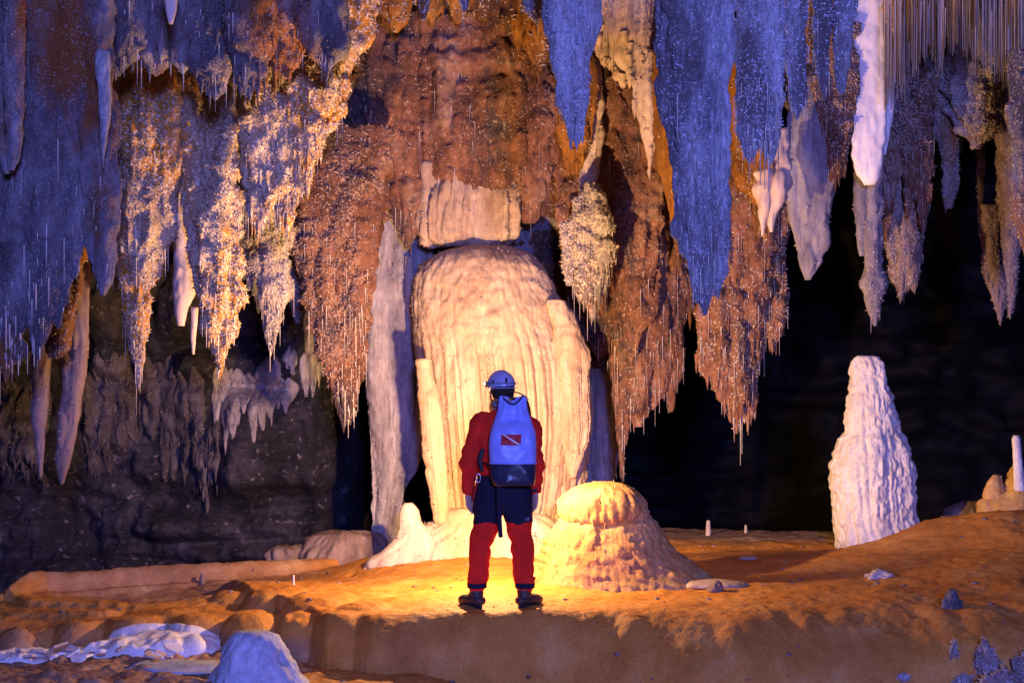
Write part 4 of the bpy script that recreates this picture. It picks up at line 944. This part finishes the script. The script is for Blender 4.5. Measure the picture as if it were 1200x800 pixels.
def tube(pts, rad, seg=20, n=None, cap=1.0):
    """smooth tube through pts; rad: per point r or (rx, ry)"""
    P = np.array(pts, float); R = np.array([(r, r) if np.isscalar(r) else r for r in rad], float); k = len(P)
    n = n or (k - 1) * 8 + 1; t = np.linspace(0, k - 1, n); i = np.clip(t.astype(int), 0, k - 2); f = (t - i)[:, None]
    def cr(A):
        a0 = A[np.maximum(i - 1, 0)]; a1 = A[i]; a2 = A[i + 1]; a3 = A[np.minimum(i + 2, k - 1)]
        return .5 * (2 * a1 + (a2 - a0) * f + (2 * a0 - 5 * a1 + 4 * a2 - a3) * f ** 2 + (3 * a1 - a0 - 3 * a2 + a3) * f ** 3)
    C = cr(P); Q = np.maximum(cr(R), .002); Tn = np.gradient(C, axis=0); Tn /= np.linalg.norm(Tn, axis=1)[:, None]
    ref = np.array([0, 1.0, 0]) if abs(Tn[:, 1]).mean() < .8 else np.array([0, 0, 1.0])
    A = np.cross(ref, Tn); A /= np.linalg.norm(A, axis=1)[:, None]; B = np.cross(Tn, A)
    # rounded ends
    th = np.linspace(0, 2 * np.pi, seg, endpoint=False); V = []
    e0 = [(-.86, .5), (-.5, .86)]; e1 = [(.5, .86), (.86, .5)]
    rings = [(0, o, s) for o, s in e0] + [(m, 0, 1) for m in range(n)] + [(n - 1, o, s) for o, s in e1]
    for m, o, s in rings:
        c = C[m] + Tn[m] * o * Q[m].min() * cap
        V.append(c + np.outer(np.cos(th), A[m]) * Q[m, 0] * s + np.outer(np.sin(th), B[m]) * Q[m, 1] * s)
    m = len(V); tips = [C[0] - Tn[0] * Q[0].min() * cap, C[-1] + Tn[-1] * Q[-1].min() * cap]; V = np.vstack(V + [np.array(tips)])
    i, j = np.meshgrid(np.arange(m - 1), np.arange(seg), indexing='ij'); i = i.ravel(); j = j.ravel(); j2 = (j + 1) % seg
    Qd = np.stack([i * seg + j, i * seg + j2, (i + 1) * seg + j2, (i + 1) * seg + j], 1); jj = np.arange(seg); jn = (jj + 1) % seg
    T = np.vstack([np.stack([jn, jj, np.full(seg, m * seg)], 1), np.stack([(m - 1) * seg + jj, (m - 1) * seg + jn, np.full(seg, m * seg + 1)], 1)])
    return V, Qd, T
def ell(c, r, seed=None):
    bm = bmesh.new(); bmesh.ops.create_icosphere(bm, subdivisions=4, radius=1)
    V = np.array([v.co[:] for v in bm.verts]); F = np.array([[v.index for v in f.verts] for f in bm.faces]); bm.free()
    return V * np.array(r) + np.array(c), np.zeros((0, 4), int), F
def fused(name, parts, voxel, mat, parent, wr=0.0, wscale=9, smoothing=4, keep=None, disp=None):
    V, Q, T = merge(parts)
    tmp = build('tmp', V, [Q, T], mat)
    md = tmp.modifiers.new('r', 'REMESH'); md.mode = 'VOXEL'; md.voxel_size = voxel
    sm = tmp.modifiers.new('s', 'SMOOTH'); sm.iterations = smoothing; sm.factor = .5
    dg = bpy.context.evaluated_depsgraph_get(); dg.update(); me = bpy.data.meshes.new_from_object(tmp.evaluated_get(dg)); me.name = name
    bpy.data.objects.remove(tmp, do_unlink=True)
    n = len(me.vertices); co = np.empty(n * 3, np.float32); me.vertices.foreach_get('co', co); co = co.reshape(-1, 3)
    if wr or disp:
        no = np.empty(n * 3, np.float32); me.vertices.foreach_get('normal', no); no = no.reshape(-1, 3)
        dd = disp(co, no) if disp else wr * (fbm(co * np.array([wscale, wscale, wscale * 1.6]), 3))
        co = co + no * dd[:, None]
    if keep is not None:
        bm = bmesh.new(); bm.from_mesh(me); bm.verts.ensure_lookup_table()
        kill = ~keep(co); bm2 = [bm.verts[i] for i in np.nonzero(kill)[0]]
        me.vertices.foreach_set('co', co.ravel()); bm.free(); bm = bmesh.new(); bm.from_mesh(me); bm.verts.ensure_lookup_table()
        bmesh.ops.delete(bm, geom=[bm.verts[i] for i in np.nonzero(kill)[0]], context='VERTS'); bm.to_mesh(me); bm.free()
    else: me.vertices.foreach_set('co', co.ravel())
    me.materials.clear(); me.materials.append(mat)
    me.polygons.foreach_set('use_smooth', np.ones(len(me.polygons), bool)); me.update()
    o = bpy.data.objects.new(name, me); COL.objects.link(o); o.parent = parent
    return o
def child(name, part, mat, parent, shade=True, off=(0, 0, 0)):
    V, Q, T = part
    o = build(name, V, [x for x in (Q, T) if len(x)], mat, shade=shade); o.parent = parent; return o
def boxp(c, s, rot=None):
    V = np.array([[a, b, d] for a in (-1, 1) for b in (-1, 1) for d in (-1, 1)], float) * np.array(s) / 2
    if rot is not None: V = V @ np.array(Matrix.Rotation(rot[0], 3, rot[1])).T
    Q = np.array([[0, 1, 3, 2], [4, 6, 7, 5], [0, 4, 5, 1], [2, 3, 7, 6], [0, 2, 6, 4], [1, 5, 7, 3]])
    return V + np.array(c), Q, np.zeros((0, 3), int)

def hx(px): return (px - 589) / FPX * 10.55     # picture offset to metres at the person
def hz(py): return (711 - py) / FPX * 10.55
def make_person():
    root = empty('person', (PX, PY, PZ), 'person seen from behind in red overalls, pale helmet and dark boots, facing the column', 'person')
    # faces +Y (away from the camera), head turned a little to the left
    parts = []
    hc = (hx(588), .03, 1.625)
    parts += [ell(hc, (.078, .096, .115)), tube([(hx(588), .05, 1.60), (hx(586), .085, 1.545)], [(.055, .05), (.035, .035)]),
              tube([(hx(590), -.01, 1.40), (hx(589), .0, 1.50), (hx(588), .01, 1.58)], [.068, .058, .058])]
    ca, sa = math.cos(.5), math.sin(.5)
    def hd(x, y, z): return (hc[0] + x * ca - y * sa, hc[1] + x * sa + y * ca, hc[2] + z)
    parts += [tube([hd(0, .09, .01), hd(0, .112, -.025)], [.010, .016]), tube([hd(-.03, .085, .03), hd(.03, .085, .03)], [.013, .013]),
              tube([hd(-.018, .088, -.062), hd(.018, .088, -.062)], [.010, .010]), ell(hd(0, .075, -.095), (.028, .025, .022)),
              ell(hd(-.078, -.005, -.01), (.012, .022, .034)), ell(hd(.078, -.005, -.01), (.012, .022, .034))]
    parts += [tube([(0, 0, .90), (0, 0, 1.05), (0, 0, 1.2), (0, 0, 1.36), (0, 0, 1.43)], [(.155, .11), (.145, .10), (.165, .115), (.175, .11), (.09, .07)])]
    SH = {-1: (hx(561), -.01, 1.345), 1: (hx(620), -.01, 1.345)}; EL = {-1: (hx(550), -.03, 1.08), 1: (hx(628), -.03, 1.08)}
    WR = {-1: (hx(549), .03, .86), 1: (hx(627), .03, .86)}
    for s in (-1, 1):
        parts.append(tube([(s * .1, 0, 1.38), SH[s], EL[s], WR[s]], [.06, .055, .042, .028]))
        hipx = s * .085; kn = (hx(563) if s < 0 else hx(611), .015, .49); an = (hx(558) if s < 0 else hx(614), -.01, .10)
        parts.append(tube([(hipx, 0, .9), (s * .105, .005, .72), kn, (kn[0] * .5 + an[0] * .5, -.01, .3), an], [.09, .082, .055, .052, .038]))
        # hand: palm, four fingers of unequal length, thumb on the front side
        w = np.array(WR[s]); th_ = s * .75; R2 = np.array([[math.cos(th_), -math.sin(th_), 0], [math.sin(th_), math.cos(th_), 0], [0, 0, 1]])
        hp = []
        hp.append(tube([(0, 0, 0), (0, .006, -.04), (0, .012, -.09)], [(.020, .028), (.018, .042), (.015, .043)]))
        for k, (oy, L) in enumerate(((.033, .072), (.011, .082), (-.011, .076), (-.032, .058))):
            b = np.array([0, .012 + oy, -.092])
            hp.append(tube([b, b + [-s * .006, .003, -L * .45], b + [-s * .020, .006, -L * .75], b + [-s * .032, .005, -L]], [.0105, .010, .009, .0075], seg=10))
        b = np.array([-s * .006, .036, -.045])
        hp.append(tube([b, b + [-s * .012, .026, -.028], b + [-s * .020, .030, -.058]], [.013, .011, .009], seg=10))
        parts += [(V @ R2.T + w, Q, T) for V, Q, T in hp]
    fused('body', parts, .0055, M['skin'], root, smoothing=2)
    for s in (-1, 1): child('eye', ell(hd(s * .03, .09, .005), (.011, .008, .009)), M['whitecloth'], root)
    # hair below the helmet
    def hairpart():
        V, Q, T = ell((hc[0] + .006, hc[1] - .012, hc[2] - .012), (.088, .102, .112)); V = V + .006 * noise(V * 60)[:, None]; return V, Q, T
    o = fused('hair', [hairpart()], .006, M['hair'], root, keep=lambda c: (c[:, 2] > hc[2] - .085) & ((c[:, 1] - hc[1]) < .045 - .25 * (hc[2] + .05 - c[:, 2])))
    # jacket
    jk = [tube([(0, 0, .93), (0, -.002, 1.03), (0, 0, 1.2), (0, 0, 1.30), (0, 0, 1.385), (hx(589), 0, 1.455), (hx(588), 0, 1.485)], [(.172, .125), (.18, .122), (.215, .13), (.215, .125), (.17, .105), (.095, .08), (.066, .064)], seg=32)]
    for s in (-1, 1):
        e = EL[s]; wv = WR[s]
        jk.append(tube([(s * .10, 0, 1.385), SH[s], (SH[s][0] * .45 + e[0] * .55, -.02, 1.22), e, ((e[0] + wv[0]) / 2, 0, .98), (wv[0], wv[1], .872)],
                       [.062, .070, .064, .060, .055, .047], seg=24))
    def jd(c, n):
        arm = np.abs(c[:, 0]) > .17
        d = c @ np.array([[1, 0, .5], [0, 1, .3], [-.4, 0, 1]])
        return fbm(d * 9, 3) * .007 + (np.abs(noise(d * np.array([5, 5, 11]) + 3)) - .3) * .020 + (np.abs(noise(d * np.array([11, 11, 22]) + 9)) - .3) * .008
    fused('jacket', jk, .008, M['red'], root, disp=jd, smoothing=3)
    for s in (-1, 1):
        child('cuff', tube([(WR[s][0], WR[s][1] - .001, .885), (WR[s][0], WR[s][1] + .001, .858)], [.0505, .048], n=4, cap=.08), M['black'], root)
    child('collar', tube([(hx(586), .0, 1.478), (hx(587), .0, 1.503)], [(.070, .066), (.060, .058)], n=4, cap=.08), M['sock'], root)
    child('warm_lit_neckcloth', tube([(hx(579), .05, 1.52), (hx(577.5), .07, 1.48), (hx(577), .085, 1.42)], [(.024, .02), (.030, .018), (.016, .012)]), M['yellow'], root)  # yellow colour stands in for warm lamp light on the neck
    # trousers
    tr, sh = [], []
    tr.append(tube([(0, 0, .99), (0, .0, .90), (0, 0, .82)], [(.165, .12), (.18, .13), (.15, .12)], seg=32))
    for s in (-1, 1):
        kx = hx(562.5) if s < 0 else hx(611.5); ax = hx(559) if s < 0 else hx(615)
        tr.append(tube([(s * .088, 0, .92), (s * .108, 0, .76), (s * .118, .0, .62), (kx, .012, .48), ((kx + ax) / 2, .0, .30), (ax, -.01, .16)],
                       [.105, .108, .098, .083, .080, .068], seg=26))
    def td(c, n):
        return fbm(c * 9, 3) * .004 + (np.abs(noise(c @ np.array([[1, 0, .4], [0, 1, .3], [-.5, 0, 1]]) * np.array([6, 6, 11]) + 7)) - .3) * .018
    fused('trousers', tr, .008, M['red'], root, disp=td, smoothing=3)
    fused('navy_seat_panel', tr, .008, M['navy'], root, disp=lambda c, n: td(c, n) + .005, smoothing=3,
          keep=lambda c: (c[:, 2] > .625 + .008 * np.sin(c[:, 0] * 40)) & (c[:, 2] < .985))
    for s in (-1, 1):
        ax = hx(559) if s < 0 else hx(615)
        child('trouser_hem', tube([(ax, -.01, .180), (ax, -.01, .145)], [.0745, .0735], n=4, cap=.08), M['navy'], root)
        child('sock', tube([(ax, -.01, .17), (ax, -.01, .09)], [.05, .046]), M['sock'], root)
    # ankle tab
    child('hem_tab', boxp((hx(626), -.02, .215), (.02, .02, .022)), M['red'], root)
    # boots, toes turned out and forward
    for s in (-1, 1):
        ax = hx(558) if s < 0 else hx(614.5); a = .75 * s; dx, dy = math.sin(a), math.cos(a)
        def bt(t, z): return (ax + dx * t, -.01 + dy * t, z)
        b = fused('boot', [tube([bt(-.045, .055), bt(0, .06), bt(.07, .052), bt(.13, .042), bt(.165, .036)], [(.036, .046), (.040, .056), (.042, .052), (.044, .040), (.034, .028)]),
                       tube([bt(0, .06), bt(-.004, .125)], [.05, .054])], .006, M['boot'], root, wr=.003, wscale=25)
        child('sole', tube([bt(-.05, .014), bt(0, .014), bt(.06, .013), bt(.12, .013), bt(.17, .014)], [(.034, .014), (.040, .014), (.042, .014), (.05, .014), (.036, .013)]), M['sole'], b)
        child('lace', tube([bt(.05, .108), bt(.06, .096), bt(.08, .088), bt(.1, .08)], [.010, .010, .009, .008]), M['sole'], b)
    # helmet
    def helm():
        V, Q, T = ell((0, 0, 0), (1, 1, 1)); return V
    hcx = (hx(587.5), .02, 1.635)
    V, Q, T = ell((0, 0, 0), (1, 1, 1))
    keepf = (V[T][:, :, 2].min(1) > -.12); T = T[keepf]
    W = V * np.array([.103, .125, .122])
    hrot = np.array(Matrix.Rotation(.45, 3, 'Z')); W = W @ hrot.T @ np.array(Matrix.Rotation(-.06, 3, 'Y')).T + np.array(hcx)
    h = build('helmet', W, [T], M['helmet']); h.parent = root
    th = np.linspace(0, 2 * np.pi, 33); ring = [np.array(hcx) + hrot @ np.array([.105 * math.cos(a), .127 * math.sin(a), -.012]) for a in th]
    child('helmet_rim', tube(ring, [.004] * 33, seg=8), M['helmet'], h)
    ring = [np.array(hcx) + hrot @ np.array([.107 * math.cos(a), .131 * math.sin(a), .022]) for a in th]
    child('headlamp_band', tube(ring, [(.004, .011)] * 33, seg=8), M['sock'], h)
    child('rear_clip', boxp(np.array(hcx) + [.038, -.115, .040], (.014, .02, .040)), M['black'], h)
    child('rear_clip', boxp(np.array(hcx) + [-.060, -.105, .035], (.010, .014, .016)), M['black'], h)
    lx = (hx(569.5), .13, 1.652)
    hl = child('headlamp', boxp((hx(571.5), .118, 1.652), (.045, .045, .04)), M['black'], h)
    child('lens', ell((hx(568.8), .122, 1.655), (.013, .018, .013)), M['lens'], hl)
    for s in (-1, 1):
        child('chin_strap', tube([np.array(hcx) + [s * .085 + .01, -.05, -.02], np.array(hcx) + [s * .075, 0, -.10], np.array(hcx) + [s * .02, .07, -.16]], [.006] * 3, seg=8), M['black'], h)
    # gear at the left hip and strap between the legs
    child('belt', tube([(.178 * math.cos(a), .133 * math.sin(a), .965) for a in th], [(.014, .004)] * 33, seg=8), M['black'], root)
    child('gear_loop', tube([(hx(566), -.12, 1.17), (hx(563), -.13, 1.10), (hx(565), -.14, 1.02)], [(.016, .010), (.018, .012), (.014, .010)]), M['black'], root)
    cr = [(hx(561) + .016 * math.cos(a), -.145, .965 + .032 * math.sin(a)) for a in th]
    child('carabiner', tube(cr, [.0045] * 33, seg=8), M['metal'], root)
    child('red_lanyard', tube([(hx(560), -.13, .935), (hx(557), -.11, .88), (hx(555), -.09, .80)], [.008, .010, .006]), M['patchred'], root)
    e = hz(607)
    tri = np.array([[hx(613), -.1395, e - .018], [hx(622), -.1395, e - .018], [hx(618.5), -.1395, e + .026]])
    return root
person = make_person()
def logo_patch():
    # small grey triangular emblem of three slanting bars on the right thigh
    cx, cy = hx(617), -.1265
    for k, h in enumerate((.014, .023, .032)):
        x = cx - .014 + k * .013
        V = np.array([[x, 0, 0], [x + .010, 0, 0], [x + .003, 0, h], [x - .006, 0, h * .75]]) + [0, cy, hz(608)]
        V = np.vstack([V, V + [0, .004, 0]])
        Q = np.array([[0, 1, 2, 3], [7, 6, 5, 4], [0, 4, 5, 1], [1, 5, 6, 2], [2, 6, 7, 3], [3, 7, 4, 0]])
        o = build('emblem_bar', V, [Q], M['sock'], shade=False); o.parent = person
logo_patch()
def make_backpack():
    root = empty('backpack', (PX + hx(600), PY - .22, PZ + hz(566)), 'pale blue roll top backpack with red striped patch and dark base, on the person', 'backpack')
    ox, oy, oz = hx(600), -.22, hz(566)
    rows = [(566, 579, 626), (560, 576, 627), (540, 574, 628), (520, 573, 628), (505, 575, 627), (492, 580, 622), (480, 583.5, 617.5), (472, 585, 616.5), (466, 586, 616)]
    n = 60; ts = np.linspace(566, 466, n); rr = np.array(rows)[::-1]
    xl = np.interp(ts, rr[:, 0], rr[:, 1]); xr = np.interp(ts, rr[:, 0], rr[:, 2])
    for a in (xl, xr):
        a[1:-1] = (a[:-2] + a[1:-1] * 2 + a[2:]) / 4; a[1:-1] = (a[:-2] + a[1:-1] * 2 + a[2:]) / 4
    m = 64; th = np.linspace(0, 2 * np.pi, m, endpoint=False); V = []
    for k in range(n):
        t = k / (n - 1); cx = hx((xl[k] + xr[k]) / 2); hw = (hx(xr[k]) - hx(xl[k])) / 2; dp = np.interp(t, [0, .06, .3, .62, .82, 1], [.10, .115, .12, .105, .055, .022])
        e = np.interp(t, [0, .7, 1], [.72, .85, 1.0])
        c, s = np.cos(th), np.sin(th); x = np.sign(c) * np.abs(c) ** e * hw; y = np.sign(s) * np.abs(s) ** e * dp
        z = np.full(m, hz(ts[k])) + .030 * smooth(.75, 1, t) * (np.abs(x / hw) ** 1.5 - .45)
        bk = (y < 0)
        # soft creases: sag below the roll top
        q = np.exp(-((t - .76) / .06) ** 2) * .055 * np.exp(-(x / hw / .62) ** 2)
        y = y + bk * (q + .018 * smooth(.6, .95, t) * np.exp(-((np.abs(x) / hw - .5) / .2) ** 2) * -1)
        y = y + bk * .010 * np.sin(x * 26 + t * 7) * smooth(.35, .7, t)
        V.append(np.stack([x + cx, y + oy, z], 1))
    V = np.vstack(V); V[:, 1] += .007 * fbm(V * 12, 2) + .030 * (np.abs(noise(np.stack([V[:, 0] * 9 + V[:, 2] * 3, V[:, 1] * 2, V[:, 2] * 7 - V[:, 0] * 4], 1) + 4)) - .3)
    V = V - [ox, oy, oz]
    i, j = np.meshgrid(np.arange(n - 1), np.arange(m), indexing='ij'); i = i.ravel(); j = j.ravel(); j2 = (j + 1) % m
    Q = np.stack([i * m + j, i * m + j2, (i + 1) * m + j2, (i + 1) * m + j], 1)
    kb = int(np.argmin(np.abs(ts - 540)))
    def put(name, V, F, mat, parent=root, shade=True):
        o = build(name, V, F, mat, shade=shade); o.parent = parent; return o
    cb = np.vstack([V, [[0, 0, 0.0]], [V[-m:].mean(0)]]); jj = np.arange(m); jn = (jj + 1) % m
    C1 = np.stack([(n - 1) * m + jj, (n - 1) * m + jn, np.full(m, n * m + 1)], 1); C0 = np.stack([jn, jj, np.full(m, n * m)], 1)
    bag = put('bag', cb, [Q[i >= kb], C1], M['vinyl'])
    put('base', cb, [Q[i < kb], C0], M['vinyldark'])
    # welded seam between blue and dark
    put('seam', *(lambda r: (r[0], [r[1], r[2]]))(tube([V[kb * m + a] * [1.01, 1.02, 1] for a in list(range(m)) + [0]], [(.004, .004)] * (m + 1), seg=8)), M['vinyl'])
    # patch: on the back surface
    yback = lambda x, z: -.128 if z < .28 else -.118
    def surf_y(x, z):
        k = int(np.clip(np.searchsorted(-ts, -(566 - z / .00633)), 0, n - 1)) if False else int(np.clip(round((z / (hz(466) - hz(566))) * (n - 1)), 0, n - 1))
        ring = V[k * m:(k + 1) * m]; b = ring[ring[:, 1] < 0]; b = b[np.argsort(b[:, 0])]; return float(np.interp(x, b[:, 0], b[:, 1]))
    def flat(name, corners, off, mat, parent, nn=10):
        c = [np.array((hx(p[0]) - ox, hz(p[1]) - oz)) for p in corners]; G = []
        for a in range(nn + 1):
            for b in range(nn + 1):
                u, v = a / nn, b / nn; p = (c[0] * (1 - u) + c[1] * u) * (1 - v) + (c[3] * (1 - u) + c[2] * u) * v
                G.append((p[0], surf_y(p[0], p[1]) - off, p[1]))
        G = np.array(G); k = nn + 1; back = G + [0, off * .8, 0]
        F = [[a * k + b, (a + 1) * k + b, (a + 1) * k + b + 1, a * k + b + 1] for a in range(nn) for b in range(nn)]
        L = len(G); F2 = [[x + L for x in f[::-1]] for f in F]
        ed = [a * k for a in range(k)] + [(k - 1) * k + b for b in range(1, k)] + [a * k + k - 1 for a in range(k - 2, -1, -1)] + [b for b in range(k - 2, 0, -1)]
        F3 = [[ed[i], ed[(i + 1) % len(ed)], ed[(i + 1) % len(ed)] + L, ed[i] + L] for i in range(len(ed))]
        return put(name, np.vstack([G, back]), [np.array(F + F2 + F3)], mat, parent, False)
    p = flat('red_patch', [(588, 507.5), (611, 507.5), (609.5, 520), (587, 519.5)], .004, M['patchred'], bag)
    flat('white_stripe', [(588.5, 507), (591, 507), (609.5, 519), (607.5, 519.6)], .007, M['whitecloth'], bag)
    # roll top closure and straps
    def P(px, py, y): return (hx(px) - ox, y, hz(py) - oz)
    def tb(name, pts, rad, mat, parent=root): put(name, *(lambda r: (r[0], [r[1], r[2]]))(tube(pts, rad, seg=10)), mat, parent)
    tb('roll_top', [P(586, 468, 0), P(594, 471, -.01), P(601, 472, -.015), P(609, 471, -.01), P(616, 467, 0)], [.010, .011, .010, .011, .010], M['vinyl'])
    tb('closure_strap', [P(590, 466, -.02), P(594, 470, -.045), P(601, 473, -.05), P(607, 470, -.045), P(612, 464, -.02)], [(.006, .009)] * 5, M['black'])
    tb('closure_strap', [P(592, 463, .0), P(598, 459, .0), P(606, 460, .0), P(613, 463, .0), P(619, 468, 0)], [(.005, .007)] * 5, M['black'])
    tb('buckle', [P(598, 466, -.055), P(603, 466.5, -.055)], [(.010, .007)] * 2, M['black'])
    tb('yellow_tab', [P(595, 467.5, -.062), P(600, 468.5, -.062)], [.0045, .0045], M['yellow'])
    for s in (-1, 1):
        tb('shoulder_strap', [(s * .07, .10, .60), (s * .10, .20, .62 - .02), (s * .12, .30, .52), (s * .13, .33, .35), (s * .12, .28, .2), (s * .09, .12, .08)], [(.022, .006)] * 6, M['black'])
    tb('side_strap', [P(575, 545, -.02), P(569, 541, .06), P(565, 543, .12)], [(.010, .005)] * 3, M['black'])
    tb('hanging_strap', [P(585, 560, -.06), P(585, 585, -.0), P(585.5, 605, .03), P(587, 626, .03)], [(.018, .004), (.018, .004), (.017, .004), (.016, .004)], M['navy'])
    return root
make_backpack()
